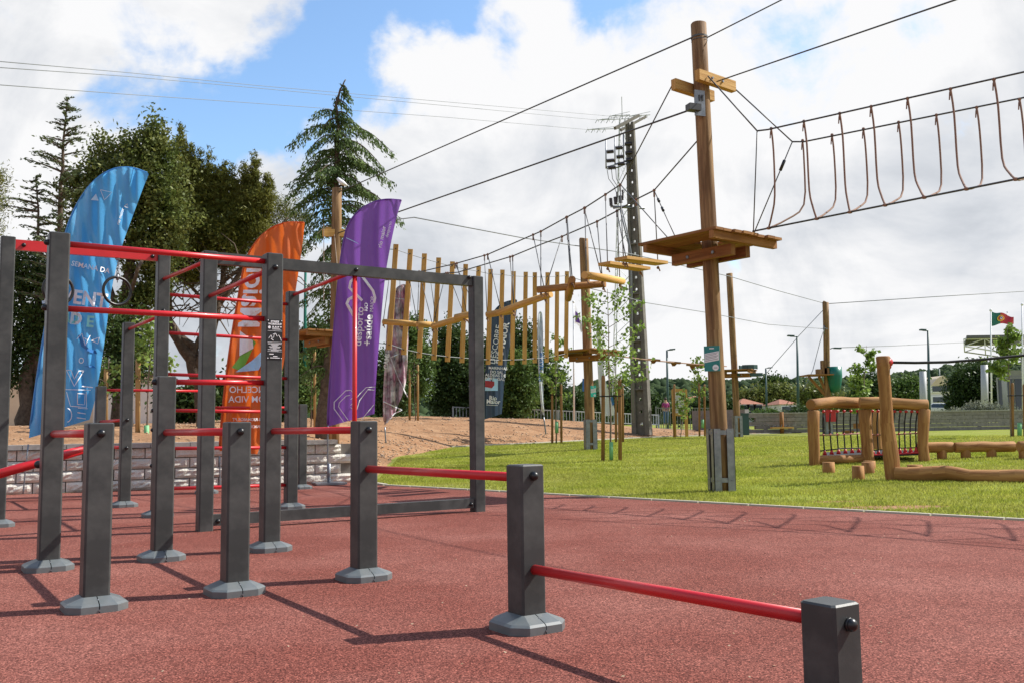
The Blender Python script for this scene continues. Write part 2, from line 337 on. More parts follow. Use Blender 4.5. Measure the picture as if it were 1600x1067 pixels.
def frame(loc, ex, ey, ez):
    ex, ey, ez = Vector(ex), Vector(ey), Vector(ez); loc = Vector(loc)
    return Matrix(((ex.x, ey.x, ez.x, loc.x), (ex.y, ey.y, ez.y, loc.y), (ex.z, ey.z, ez.z, loc.z), (0, 0, 0, 1)))
def lerp(a, b, t): return a+(b-a)*t
def sag(p0, p1, s, n=14):
    p0 = Vector(p0); p1 = Vector(p1); return [p0.lerp(p1, i/n)-Vector((0, 0, s*4*(i/n)*(1-i/n))) for i in range(n+1)]
def npmesh(name, V, Fq, m, rnd=None):
    """V (N,3), Fq (M,k) faces"""
    me = bpy.data.meshes.new(name); k = Fq.shape[1]; me.vertices.add(len(V)); me.vertices.foreach_set('co', V.astype(np.float32).ravel())
    me.loops.add(Fq.size); me.loops.foreach_set('vertex_index', Fq.astype(np.int32).ravel())
    me.polygons.add(len(Fq)); me.polygons.foreach_set('loop_start', np.arange(0, Fq.size, k, dtype=np.int32)); me.polygons.foreach_set('loop_total', np.full(len(Fq), k, dtype=np.int32))
    if rnd is not None:
        a = me.attributes.new('rnd', 'FLOAT', 'FACE'); a.data.foreach_set('value', rnd.astype(np.float32))
    me.materials.append(m); me.update(); me.validate(); return me
def leafmesh(name, C, size, m, aspect=.55, droop=0, axis=None, flatn=0):
    n = len(C); C = np.asarray(C, float)
    d = rng.normal(size=(n, 3)) if axis is None else np.asarray(axis, float)+rng.normal(size=(n, 3))*.35
    d[:, 2] -= droop; d /= np.linalg.norm(d, axis=1)[:, None]
    q = rng.normal(size=(n, 3)); q[:, 2] *= (1-flatn); s = np.cross(d, q); s /= np.linalg.norm(s, axis=1)[:, None]+1e-9
    l = size*rng.uniform(.6, 1.3, n)[:, None]; w = l*aspect*.5
    V = np.stack([C-d*l*.5, C+s*w-d*l*.05, C+d*l*.5, C-s*w-d*l*.05], 1).reshape(-1, 3)
    return npmesh(name, V, np.arange(4*n).reshape(-1, 4), m, rng.random(n))

# ---------------------------------------------------------------- the ground
def grid(name, xs, ys, zf, m, skip=None):
    xs = np.array(xs); ys = np.array(ys); V = []; idx = {}; Fc = []
    for j, y in enumerate(ys):
        for i, x in enumerate(xs):
            z = zf(x, y); idx[(i, j)] = len(V) if z is not None else None
            if z is not None: V.append((x, y, z))
    for j in range(len(ys)-1):
        for i in range(len(xs)-1):
            q = [idx[(i, j)], idx[(i+1, j)], idx[(i+1, j+1)], idx[(i, j+1)]]
            if None in q: continue
            Fc.append(q)
    b = MB(); b.v = V
    for q in Fc: b.face(q, None, True)
    return b.build(name, m)
def geo(a, b, n): return list(a*(b/a)**(np.arange(n)/(n-1)))
xs = [-x for x in geo(60, 2500, 12)][::-1]+list(np.arange(-56, 57, 2.0))+geo(60, 2500, 12)
ys = [-40, -20, -8]+list(np.arange(-4, 70, 2.0))+geo(72, 3000, 16)
tagp(grid('ground', xs, ys, lambda x, y: lawn(x, y)-(.02 if mound(x, y) is not None and toe_dist(x, y) > 1 else 0), M['lawn']), kind='structure')
# rubber floor
T = Vector((-NB.y, NB.x)); c0 = PB-T*30; c1 = PB+T*9.47     # kerb line
gp = lambda v, z: (v.x, v.y, z)
poly = [c0, c1, WB+WD*.4, WB-WN*0+WD*.4, WA-WD*40, Vector((-45, -30)), Vector((30, -30))]
b = MB(); cc = Vector((0, 5)); pl = [c0, c1, WB+WD*.5, WA-WD*30, Vector((-35, -20)), Vector((30, -20))]
b.v = [gp(p, .006) for p in pl]; b.face(list(range(len(pl)))[::-1] if False else list(range(len(pl)))); tagp(b.build('rubber_floor', M['rubber']), kind='structure')
b = MB(); n_ = 60
for i in range(n_):
    p, q = c0.lerp(c1, i/n_), c0.lerp(c1, (i+1)/n_-.0004)
    b.bar(gp(p+NB*.045, .004), gp(q+NB*.045, .004), .055, .04)
pth = [c1+NB*.045, Vector((-2.6, 16.0))]
b.bar(gp(pth[0], .01), gp(pth[1], .01), .08, .05)
tagp(b.build('kerb', M['kerb']), kind='structure')
# earth bank
ex = list(np.arange(-46, -8, 1.0))+list(np.arange(-8, 15, .3)); ey = list(np.arange(8, 20, .3))+list(np.arange(20, 47, .35))
def mz(x, y):
    m = mound(x, y)
    if m is None:
        td = toe_dist(x, y); dw = (Vector((x, y))-WA).dot(WN)
        return lawn(x, y)-.25*(-td) if (dw >= .12 and -.8 < td < 0) else None
    return m+.035*mn.noise((x*2.1, y*2.1, 3))+.02*mn.noise((x*5, y*5, 5))
tagp(grid('earth_bank', ex, ey, mz, M['earth']), kind='structure')
pp = []
while len(pp) < 7000:
    x = rng.uniform(-12, 13); y = rng.uniform(14, 44)
    m_z = mound(x, y)
    if m_z is None: continue
    td = toe_dist(x, y)
    if rng.random() > (.9 if td < 1.2 else .16): continue
    pp.append((x, y, m_z))
b = MB(); base = [(0, 0, 1), (1, 0, 0), (0, 1, 0), (-1, 0, 0), (0, -1, 0), (0, 0, -1)]; V = []; Fq = []
for i, (x, y, z) in enumerate(pp):
    r = (.010+.035*rng.random()**2.5)*(1.3 if y > 24 else .8); o_ = len(V); a = rng.uniform(0, 6.28)
    for (u, v, w) in base:
        k = r*rng.uniform(.6, 1.3); V.append((x+k*(u*math.cos(a)-v*math.sin(a)), y+k*(u*math.sin(a)+v*math.cos(a)), z+.6*w*k+.005))
    for q in ((0, 1, 2), (0, 2, 3), (0, 3, 4), (0, 4, 1), (5, 2, 1), (5, 3, 2), (5, 4, 3), (5, 1, 4)): Fq.append([o_+t for t in q])
o = link('earth_clods', npmesh('earth_clods', np.array(V), np.array(Fq), M['clod'])); tagp(o, 'loose clods and stones of brown earth scattered over the bare bank', 'soil', kind='stuff')
def patch(name, px, py, rx, ry, m, dz=.010):
    c = ground(px, py); b = MB(); n = 26; b.v = [(c.x, c.y, lawn(c.x, c.y)+dz)]
    for f_ in (.5, 1.0):
        for k in range(n): a = 6.2832*k/n; q = f_*(1+.3*mn.noise((math.cos(a)*2, math.sin(a)*2, px))); x, y = c.x+rx*q*math.cos(a), c.y+ry*q*math.sin(a); b.v.append((x, y, lawn(x, y)+dz*(1.15-f_)))
    for k in range(n): k2 = (k+1) % n; b.face([0, 1+k, 1+k2]); b.face([1+k, n+1+k, n+1+k2, 1+k2])
    tagp(b.build(name, M[m]), kind='structure')
patch('bare_patch', 1392, 793, .62, .22, 'earth'); patch('bare_patch', 1300, 784, .35, .12, 'earth'); patch('bare_patch', 1545, 800, .4, .12, 'earth')
db = MB()
for i in range(420):
    y = rng.uniform(1.9, 12); x = rng.uniform(-.6, .6)*y; s_ = (x-PB.x)*NB.x+(y-PB.y)*NB.y
    if s_ > -.1: continue
    r = rng.uniform(.002, .006)*(1+y*.06); a = rng.uniform(0, 6.28); k = len(db.v); db.v += [(x+r*math.cos(a+t)*rng.uniform(.5, 1.4), y+r*math.sin(a+t)*rng.uniform(.5, 1.4), .0065+.003*(t > 3)) for t in (0, 1.6, 3.1, 4.7)]; db.face([k, k+1, k+2, k+3])
tagp(db.build('floor_debris', M['clod'], None, 'tiny pale crumbs and grit lying on the red rubber floor', kind='stuff'), None, 'grit')
# pale edging between lawn and bank
b = MB()
TT = [Vector(t) for t in TOE]
for p, q in zip(TT[2:-1], TT[3:]):
    for k in range(10):
        a, c = p.lerp(q, k/10), p.lerp(q, (k+1)/10); b.bar((a.x, a.y, lawn(a.x, a.y)+.02), (c.x, c.y, lawn(c.x, c.y)+.02), .22, .05)
tagp(b.build('edging_strip', M['kerb']), kind='structure')
# grass blades
def blades(n, smin, smax, h, w):
    out = []
    while sum(len(a) for a in out) < n:
        k = 200000; y = rng.uniform(8, 45, k); x = rng.uniform(-6, 26, k)
        s = (x-PB.x)*NB.x+(y-PB.y)*NB.y
        ok = (s > smin) & (s < smax) & (np.abs(x/y) < .62) & (rng.random(k) < np.clip(14/y, 0, 1)**2)
        ok &= (rng.random(k) < np.clip(.35+.9*np.sin(x*1.7+np.sin(y*1.3)*2)*np.sin(y*1.9+x*.6)+.6, .3, 1))
        ok &= ~((np.hypot((x-4.05)/.6, (y-9.9)/.22) < 1) & (rng.random(k) < .75))
        out.append(np.stack([x[ok], y[ok]], 1))
    P = np.concatenate(out)[:n]; s = (P[:, 0]-PB.x)*NB.x+(P[:, 1]-PB.y)*NB.y; z = np.interp(s, SG, ZG)
    keep = np.array([not (p[1] > 15 and toe_dist(p[0], p[1]) > -.15) for p in P]) if True else None
    P = P[keep]; z = z[keep]; n = len(P); a = rng.uniform(0, 2*np.pi, n); hh = h*rng.uniform(.4, 1.3, n); ln = rng.normal(size=(n, 2))*hh[:, None]*.5
    ww = w*np.clip(P[:, 1]/14, 1, 2.2)
    B = np.stack([P[:, 0], P[:, 1], z], 1); dx = np.stack([np.cos(a)*ww, np.sin(a)*ww, a*0], 1); tip = B+np.stack([ln[:, 0], ln[:, 1], hh], 1)
    V = np.stack([B-dx, B+dx, tip], 1).reshape(-1, 3)
    return npmesh('grass', V, np.arange(3*n).reshape(-1, 3), M['blade'], rng.random(n))
o = link('grass', blades(430000, .06, 24, .034, .006)); tagp(o, 'short yellow green lawn grass beyond the red floor', 'grass', kind='stuff')
# ---------------------------------------------------------------- block wall behind the red floor
bw = root('block_wall', 'low wall of pale split face blocks with grey coping behind the red floor', 'wall', gp(WA, 0))
yawW = math.atan2(WD.y, WD.x)
LW = (WB-WA).length; w0 = -6.0
b = MB(); P0 = WA+WD*w0+WN*.09; P1 = WB+WN*.09; b.bar(gp(P0, .34), gp(P1, .34), .10, .66); b.build('wall_core', M['mortar'], bw)
def block_mesh(seed, L_=.435, H_=.152):
    b = MB(); nx, nz = 7, 4
    for j in range(nz+1):
        for i in range(nx+1):
            e_ = (i in (0, nx)) or (j in (0, nz)); x = -L_/2+L_*i/nx; z = -H_/2+H_*j/nz
            y = 0 if e_ else -.020-.024*mn.noise((i*.9+seed*7, j*.9, seed))-.02*random.random()
            b.v.append((x, y, z))
    for j in range(nz):
        for i in range(nx): q = j*(nx+1)+i; b.face([q, q+1, q+nx+2, q+nx+1])
    k = len(b.v); b.v += [(-L_/2, .12, -H_/2), (L_/2, .12, -H_/2), (L_/2, .12, H_/2), (-L_/2, .12, H_/2)]
    a0, a1, a2, a3 = 0, nx, nz*(nx+1)+nx, nz*(nx+1)
    for (p, q, r_, s_) in ((a0, k, k+1, a1), (a1, k+1, k+2, a2), (a2, k+2, k+3, a3), (a3, k+3, k, a0)): b.face([q, p, s_, r_])
    return b.mesh('block', M['stone'])
BL = [block_mesh(i) for i in range(6)]
def yawm(p, yaw): return Matrix.Translation(Vector(p)) @ Matrix.Rotation(yaw, 4, 'Z')
step = .45
for c in range(4):
    k = 0; s = w0+(step/2 if c % 2 else 0)
    while s+step/2 < LW-.02:
        p = WA+WD*(s+step/2); o = link('block', random.choice(BL), bw, yawm(gp(p-WN*random.uniform(0, .006), .083+c*.166), yawW)); s += step
s = w0; capm = one('box', (0, 0, 0), .592, .34, .075).mesh('coping', M['cap'])
while s+.6 < LW+.1:
    p = WA+WD*(s+.3)+WN*.10; link('coping', capm, bw, yawm(gp(p, .706+random.uniform(-.002, .002)), yawW)); s += .6

# ---------------------------------------------------------------- outdoor gym rig
TH = R(33.885); uh = Vector((math.cos(TH), math.sin(TH), 0)); vh = Vector((-math.sin(TH), math.cos(TH), 0)); ORG = Vector((-2.16, 4.84, 0))
UU = [0, .72089869, 1.50248667, 2.97527344, 4.42348906]; VV = {-2: -3.35988831, -1: -1.72830576, 0: 0, 1: 1.67554527, 2: 3.42170096, 3: 5.19574315, 4: 6.90654199, 5: 8.62}
def G(c, r, z=0): return ORG+uh*(UU[c] if isinstance(c, int) else c)+vh*(VV[r] if r in VV else r)+Vector((0, 0, z))
gym = root('gym_rig', 'dark grey and red steel street workout rig bolted to the red floor', 'workout rig', G(2, 1))
pw = .129
def post_mesh(h, w=pw):
    b = MB(); r = .010; a = w/2
    def ring(a, r): return [(-a+r, -a), (a-r, -a), (a, -a+r), (a, a-r), (a-r, a), (-a+r, a), (-a, a-r), (-a, -a+r)]
    z = [0, h-.006, h]; rs = [ring(a, r), ring(a, r), ring(a-.006, r)]
    for q, zz in zip(rs, z): b.v += [(x, y, zz) for x, y in q]
    for i in range(2):
        for k in range(8): k2 = (k+1) % 8; b.face([i*8+k, i*8+k2, i*8+8+k2, i*8+8+k], [(0, 0)]*4, False)
    b.face([16+k for k in range(8)]); return b.mesh('post', M['steel'])
def cover_half():
    b = MB(); a = .148; c = .062; g = .0025; i = pw/2+.002
    out = [(g, -a), (a-c, -a), (a, -a+c), (a, a-c), (a-c, a), (g, a)]; o2 = [(g, -a+.012), (a-c-.006, -a+.012), (a-.012, -a+c+.006), (a-.012, a-c-.006), (a-c-.006, a-.012), (g, a-.012)]
    ii = [(g, -i), (i*.9, -i), (i, -i*.9), (i, i*.9), (i*.9, i), (g, i)]
    for q, z in ((out, 0), (out, .04), (o2, .05), (ii, .078)): b.v += [(x, y, z) for x, y in q]
    for r in range(3):
        for k in range(5): b.face([r*6+k, r*6+k+1, r*6+7+k, r*6+6+k])
    b.face([0, 6, 12, 18]); b.face([23, 17, 11, 5]); return b.mesh('foot_cover', M['cover'])
CH = cover_half()
bb = MB(); bb.tube([(0, 0, 0), (0, -.012, 0)], .021, 12); bb.sphere((0, -.012, 0), .0205, 12, 6, (1, .95, 1)); BOLT = bb.mesh('bolt_cap', M['black'])
bb = MB(); bb.tube([(.0, -.095, .060), (.0, -.097, .068)], .005, 8); bb.tube([(.0, -.148, .02), (.0, -.152, .02)], .005, 8); SCR = bb.mesh('screw', M['galv']); PM = {}
def gpost(c, r, h, cover=True, bolts=()):
    if h not in PM: PM[h] = post_mesh(h)
    base = G(c, r); Mw = yawm(base, TH); o = link('post', PM[h], gym, Mw)
    if cover:
        for a in (0, math.pi): link('foot_cover', CH, o, Mw @ Matrix.Rotation(a, 4, 'Z'))
        link('screw', SCR, o, Mw)
    for (side, z) in bolts:   # side: 'v' front face, 'u' left face
        ang = 0 if side == 'v' else -math.pi/2
        link('bolt_cap', BOLT, o, Mw @ Matrix.Rotation(ang, 4, 'Z') @ Matrix.Translation((0, -pw/2+.002, z)))
    return o
def gbar(p, q, r=.0185, m='red', name='bar', label=None):
    o = one('tube', [p, q], r, 14).build(name, M[m], gym)
    if label: o['label'] = label
    return o
lo = .955
for c in (0, 1, 2): gpost(c, 0, lo, bolts=[('v', .90)])
gpost(2, -1, .735, bolts=[('v', .685)]); gpost(2, -2, .362, bolts=[('v', .302)])
gpost(0, 1, 2.262, bolts=[('u', 2.195), ('u', 1.748)]); gpost(1, 1, 1.30, bolts=[('u', 1.26)]); p425 = gpost(2, 1, 2.26, bolts=[('v', 2.15)])
gpost(2, 2, 2.57, False); gpost(4, 2, 2.57, False)
gpost(0, 3, 2.872); gpost(2, 3, 2.87, bolts=[('v', 2.21), ('u', 1.14), ('u', .93), ('u', .55)]); gpost(3, 3, 2.53)
gpost(2, 4, 2.26, bolts=[('v', 1.06), ('v', .72)]); gpost(2, 5, 1.55); gpost(3, 5, 1.58); gpost(4, 5, 1.31)
hp = vh*(pw/2-.004); hu = uh*(pw/2-.004)
for c in (0, 1, 2): gbar(G(c, 0, .90)+hp, G(c, 1, .90)-hp, .0235)
gbar(G(2, 0, .665)-hp, G(2, -1, .675)+hp, .022); gbar(G(2, -1, .272)-hp, G(2, -2, .30)+hp, .022)
gbar(G(0, 1, 2.195)+hu, G(2, 1, 2.20)-hu, .0205); gbar(G(0, 1, 1.748)+hu, G(2, 1, 1.755)-hu, .0205); gbar(G(1, 1, 1.262)+hu, G(2, 1, 1.268)-hu, .0205)
gbar(G(2, 1, 2.15)+hp, G(2, 2, 2.15)-hp, .0195)
gbar(G(2.0-.43, 2, 2.53)+hp, G(2, 3, 2.56)-hp, .0195); gbar(G(3, 2, 2.51)+hp*.5, G(3, 3, 2.49)-hp, .0195); gbar(G(2, 3, 2.17)+hp, G(2, 4, 2.18)-hp, .0195)
for z in (2.40, 1.98, 1.53, 1.14, .73, .30): gbar(G(2, 3, z)+hu, G(3, 3, z-.02)-hu, .0185)
gbar(G(2, 5, 1.5)+hu, G(3, 5, 1.5)-hu); gbar(G(3, 5, 1.26)+hu, G(4, 5, 1.26)-hu)
for z in (1.06, .72): gbar(G(2, 4, z)+hp, G(2, 5, z)-hp)
gbar(G(3, 2, 0)-vh*.0, G(3, 2, 2.46), .024, name='climbing_pole', label='upright red pole hanging below the long grey top beam')
bm = one('bar', G(2, 2, 2.515)+uh*(pw/2+.001), G(4, 2, 2.515)-uh*(pw/2+.001), .08, .108).build('top_beam', M['steel'], gym)
b2 = one('bar', G(2, 2, .10)+uh*(pw/2+.001), G(4, 2, .10)-uh*(pw/2+.001), .08, .10).build('ground_beam', M['steel'], gym)
for (o, cc_, z) in ((bm, UU[2]+.12, 2.525), (bm, UU[2]+.30, 2.525), (bm, 2.97, 2.52), (bm, UU[4]-.11, 2.55), (b2, UU[4]-.11, .09), (b2, UU[2]+.11, .09)):
    link('bolt_cap', BOLT, o, yawm(ORG+uh*cc_+vh*(VV[2]-.04)+Vector((0, 0, z)), TH))
rb = one('bar', G(0, 3, 2.80)+uh*(pw/2), G(2, 3, 2.81)-uh*(pw/2), .05, .105).build('ring_beam', M['red'], gym, 'flat red box beam carrying the two black rings')
for cc_ in (.14, UU[2]-.12): link('bolt_cap', BOLT, rb, yawm(ORG+uh*cc_+vh*(VV[3]-.025)+Vector((0, 0, 2.80)), TH))
# sloping bench rail with ball end
pA, pB_ = at(-60, 757, 6.2), at(156, 694, 6.75)
gbar(pA, pB_, .033, name='bench_rail', label='sloping red rail of the low sit up bench')
o = MB(); o.sphere(at(60, 725, 6.42), .028, 14, 10); o.build('bench_ball', M['black'], gym)
o = one('box', at(150, 694, 6.8)-Vector((0, 0, .45)), .08, .08, .8, TH).build('bench_leg', M['steel'], gym)
# information plate on the tall post
fx = frame(G(2, 1)-vh*(pw/2+.0035), uh, -vh, (0, 0, 1)); FP = yawm(G(2, 1)-vh*(pw/2+.0005), TH)
def pl_box(x0, x1, z0, z1, d, m, name, par): 
    b = MB(); b.box(((x0+x1)/2, -d/2, (z0+z1)/2), x1-x0, d, z1-z0); return link(name, b.mesh(name, M[m]), par, FP)
plate = pl_box(-.060, .060, 1.445, 1.745, .003, 'black', 'information_plate', p425); plate['label'] = 'black information plate with white instructions'
def textmesh(txt, size, m, ext=0.0, sub=0, align='CENTER', bold=0.0, cx=1.0):
    cu = bpy.data.curves.new('t', 'FONT'); cu.body = txt; cu.size = size; cu.align_x = align; cu.extrude = ext; cu.offset = bold; cu.resolution_u = 3
    ob = bpy.data.objects.new('t', cu); COL.objects.link(ob); dg = bpy.context.evaluated_depsgraph_get(); me = bpy.data.meshes.new_from_object(ob.evaluated_get(dg))
    bpy.data.objects.remove(ob); me.materials.clear(); me.materials.append(M[m])
    if sub:
        bm_ = bmesh.new(); bm_.from_mesh(me); bmesh.ops.triangulate(bm_, faces=bm_.faces)
        for _ in range(sub):
            bmesh.ops.subdivide_edges(bm_, edges=[e_ for e_ in bm_.edges if e_.calc_length() > size*.25], cuts=1)
            bmesh.ops.triangulate(bm_, faces=bm_.faces)
        bm_.to_mesh(me); bm_.free()
    if cx != 1:
        for v in me.vertices: v.co.x *= cx
    return me
def plate_text(t, size, z):
    me = textmesh(t, size, 'white', bold=.0008); me.transform(FP @ Matrix(((1, 0, 0, 0), (0, 0, 1, -.0042), (0, 1, 0, z), (0, 0, 0, 1)))); me.transform(WM[plate].inverted()); link('lettering', me, plate)
plate_text('STREET', .020, 1.722); plate_text('WORKOUT', .020, 1.704)
b = MB()
def mark(x0, x1, z0, z1): b.box(((x0+x1)/2, -.0038, (z0+z1)/2), x1-x0, .001, z1-z0)
b.tube([(-.043, -.0034, 1.685), (-.043, -.0044, 1.685)], .011, 14)
for k in range(4): mark(-.02+k*.02, -.008+k*.02, 1.686, 1.694)
for k in range(3): mark(-.022, .05-.01*k, 1.668+k*.006, 1.6705+k*.006)
mark(-.056, .056, 1.657, 1.659); mark(-.056, .056, 1.569, 1.572); mark(-.056, .056, 1.502, 1.504)
for k in range(8): w_ = .03+.018*math.sin(k*2.1)+.008*(k % 2); mark(-w_, w_, 1.508+k*.0072, 1.5115+k*.0072)
for (x, z) in ((-.03, 1.48), (.0, 1.463)): mark(x-.012, x+.022, z, z+.006)
mark(-.035, .04, 1.452, 1.457)
for (x, z) in ((-.053, 1.738), (.053, 1.738), (-.053, 1.452), (.053, 1.452)): b.tube([(x, -.003, z), (x, -.006, z)], .004, 8)
for (p, q) in (((-.048, 1.60), (-.03, 1.625)), ((-.03, 1.625), (-.02, 1.60)), ((-.015, 1.63), (.005, 1.64)), ((.005, 1.64), (.018, 1.615)), ((-.01, 1.605), (-.004, 1.635)), ((.028, 1.628), (.046, 1.6)), ((.046, 1.6), (.05, 1.585)), ((-.03, 1.6), (-.012, 1.585))):
    b.tube([(p[0], -.0035, p[1]), (q[0], -.0035, q[1])], .0022, 5)
link('plate_marks', b.mesh('plate_marks', M['white']), plate, FP)
# gymnastic rings
def ring(px, py, lab):
    c = at(px, py, G((px-14)/(257-14)*UU[2], 3).y); top = Vector((c.x, c.y, 2.76))
    r_ = root('gym_ring', lab, 'gym ring', top, 'rings hanging from the red box beam')
    a = R(48); b = MB(); n = 28; rr = .148
    pts = [c+Vector((math.cos(a)*math.cos(t)*rr, math.sin(a)*math.cos(t)*rr, math.sin(t)*rr)) for t in [2*math.pi*i/n for i in range(n+1)]]
    b.tube(pts, .0155, 10, False); b.build('ring', M['black'], r_)
    b = MB(); z = 2.75; k = 0
    while z > c.z+rr-.04:
        q = Vector((c.x, c.y, z)); d = uh if k % 2 else vh
        b.tube([q+d*.009+Vector((0, 0, .018)), q+d*.009-Vector((0, 0, .018)), q-d*.009-Vector((0, 0, .018)), q-d*.009+Vector((0, 0, .018)), q+d*.009+Vector((0, 0, .018))], .0035, 5); z -= .03; k += 1
    b.build('chain', M['galv'], r_); b = MB(); b.bar((c.x, c.y, 2.762), (c.x, c.y, 2.74), .05, .03); b.tube([c+Vector((0, 0, rr-.03)), c+Vector((0, 0, rr+.03))], .016, 8); b.build('hanger', M['galv'], r_)
ring(183, 455, 'black ring in front of the oak foliage, right of the blue flag lettering'); ring(91, 453, 'black ring half hidden behind the tall grey post at left')

# ---------------------------------------------------------------- feather flags
def flagobj(name, label, outline, pole, Y, m, fold, tilt=.0, base='flat', group='feather flags'):
    """outline: pixel polygon as left edge list and right edge list from bottom to top; pole: pixel list from ground to tip"""
    Lf, Rt = outline; x0 = pole[0][0]
    def Ys(px, py): return Y+tilt*(px-x0)*Y/F
    def S(px, py, off=0):
        A, k1, k2, ph = fold; f = A*(math.sin((px-x0)*k1+(py-400)*k2+ph)+.5*math.sin((px-x0)*k1*2.3+(py-400)*k2*-1.4+ph*2+1.2*math.sin(py*.02)))
        return at(px, py, Ys(px, py)+f*min(1, abs(px-x0)/12+.2)-off)
    gpnt = at(pole[0][0], pole[0][1], Y); r_ = root(name, label, 'flag', gpnt, group)
    def res(P, n):
        P = [Vector(p) for p in P]; d = [0]
        for a, c in zip(P[:-1], P[1:]): d.append(d[-1]+(c-a).length)
        return [(float(np.interp(t*d[-1]/n, d, [p.x for p in P])), float(np.interp(t*d[-1]/n, d, [p.y for p in P]))) for t in range(n+1)]
    def smooth(P, it=2):
        for _ in range(it):
            Q = [P[0]]
            for a, c in zip(P[:-1], P[1:]): Q += [(a[0]*.75+c[0]*.25, a[1]*.75+c[1]*.25), (a[0]*.25+c[0]*.75, a[1]*.25+c[1]*.75)]
            P = Q+[P[-1]]
        return P
    nv, nu = 90, 36; A, C = res(smooth(Lf), nv), res(smooth(Rt), nv); b = MB()
    for j in range(nv+1):
        for i in range(nu+1):
            u = i/nu; b.v.append(tuple(S(lerp(A[j][0], C[j][0], u), lerp(A[j][1], C[j][1], u))))
    for j in range(nv):
        for i in range(nu): q = j*(nu+1)+i; b.face([q, q+1, q+nu+2, q+nu+1], None, True)
    b.build('cloth', M[m], r_)
    pp_ = smooth(pole); n = len(pp_); sc_ = Y/14
    yb_ = Lf[0][1]+2; lowp = [p for p in pp_ if p[1] >= yb_-6] or pp_[:2]; hip = [p for p in pp_ if p[1] <= yb_] 
    one('tube', [at(p[0], p[1], Ys(*p)) for p in (lowp if len(lowp) > 1 else pp_[:2])], .011*sc_, 8).build('pole', M['galv'], r_)
    k_ = len(hip); one('tube', [at(p[0], p[1], Ys(*p)) for p in hip], [lerp(.020, .010, i/(k_-1))*sc_ for i in range(k_)], 8).build('sleeve', M[m], r_)
    return r_, S
def ftext(r_, S, txt, px, py, size, m='white', ang=0, align='LEFT', mirror=False, bold=0.0, outline=False, cx=1.0, name='lettering', off=.055):
    """size in photo pixels; baseline start at px,py"""
    me = textmesh(txt, 1.0, m, sub=2, align=align, bold=bold, cx=cx); ca, sa = math.cos(R(ang)), math.sin(R(ang)); inv = WM[r_].inverted()
    for v in me.vertices:
        x, y = v.co.x*size*(-1 if mirror else 1), v.co.y*size
        v.co = inv @ S(px+x*ca+y*sa, py+x*sa-y*ca, off)
    return link(name, me, r_)
def fpoly(r_, S, P, m, off=.045, name='emblem', sub=4):
    bm_ = bmesh.new(); vs_ = [bm_.verts.new((p[0], p[1], 0)) for p in P]; bm_.faces.new(vs_); bmesh.ops.triangulate(bm_, faces=bm_.faces)
    for _ in range(sub): bmesh.ops.subdivide_edges(bm_, edges=[e_ for e_ in bm_.edges if e_.calc_length() > 5], cuts=1); bmesh.ops.triangulate(bm_, faces=bm_.faces)
    inv = WM[r_].inverted()
    for v in bm_.verts: v.co = inv @ S(v.co.x, v.co.y, off)
    me = bpy.data.meshes.new(name); bm_.to_mesh(me); bm_.free(); me.materials.append(M[m]); return link(name, me, r_)
def fline(r_, S, P, m='white', w=1.0, off=.05, name='line_art', closed=False):
    if closed: P = list(P)+[P[0]]
    pts = []
    for a, c in zip(P[:-1], P[1:]):
        n = max(1, int(math.hypot(c[0]-a[0], c[1]-a[1])/4)); pts += [(lerp(a[0], c[0], i/n), lerp(a[1], c[1], i/n)) for i in range(n)]
    pts.append(P[-1]); d0 = (S(*P[0])-CAM).length/F
    b = MB(); prev = None; inv = 0
    for i, p in enumerate(pts):
        a, c = Vector(pts[max(0, i-1)]), Vector(pts[min(len(pts)-1, i+1)]); t = (c-a).normalized(); nn = Vector((-t.y, t.x))*w/2
        b.v += [tuple(S(p[0]+nn.x, p[1]+nn.y, off)), tuple(S(p[0]-nn.x, p[1]-nn.y, off))]
        if i: q = 2*i; b.face([q-2, q-1, q+1, q])
    return b.build(name, M[m], r_)
def arc(cx, cy, rx, ry, a0, a1, n=16): return [(cx+rx*math.cos(R(lerp(a0, a1, i/n))), cy+ry*math.sin(R(lerp(a0, a1, i/n)))) for i in range(n+1)]
# blue
r_, S = flagobj('feather_flag', 'shiny blue feather flag with white lettering, leftmost of the flags', 
    ([(45,684),(50,640),(60,575),(76,480),(92,405),(106,350),(122,315),(145,283),(175,263),(205,261),(232,272)],
     [(140,655),(150,620),(158,570),(166,515),(174,450),(190,385),(203,350),(217,312),(226,288),(231,277),(232,272)]),
    [(36,771),(45,684),(60,575),(76,480),(92,405),(106,350),(122,315),(145,283),(175,263),(205,261),(230,270)], 13.35, 'blue', (.085, .13, .030, .4))
ftext(r_, S, 'SEMANA DA', 111, 415, 11, ang=12, bold=.01)
ftext(r_, S, 'JUVENT', 166, 481, 30, align='RIGHT', bold=.03, ang=8, cx=.95); ftext(r_, S, 'U', 103, 505, 28, bold=.03, m='mint'); ftext(r_, S, 'D', 109, 505, 24, bold=.06, ang=6); ftext(r_, S, 'E', 134, 510, 24, m='mint', bold=.03, ang=6)
fpoly(r_, S, [(142, 313), (150, 303), (154, 314)], 'white'); fline(r_, S, [(157, 297), (175, 301), (163, 313)], closed=True, w=.7); fline(r_, S, [(194, 323), (199, 319), (200, 325)], closed=True, w=.9)
fline(r_, S, [(120, 530), (128, 521), (133, 540), (141, 524)], w=1); fline(r_, S, [(143, 532), (155, 527), (153, 537)], closed=True, w=1); fline(r_, S, arc(127, 563, 3.5, 4, 0, 360), w=1); fline(r_, S, [(131, 528), (137, 531)], w=1)
fpoly(r_, S, [(122, 524), (127, 541), (140, 550), (152, 553), (150, 548), (138, 544), (130, 535), (124, 523)], 'deepblue', sub=2); fpoly(r_, S, [(130, 572), (150, 575), (146, 571)], 'deepblue', sub=2)
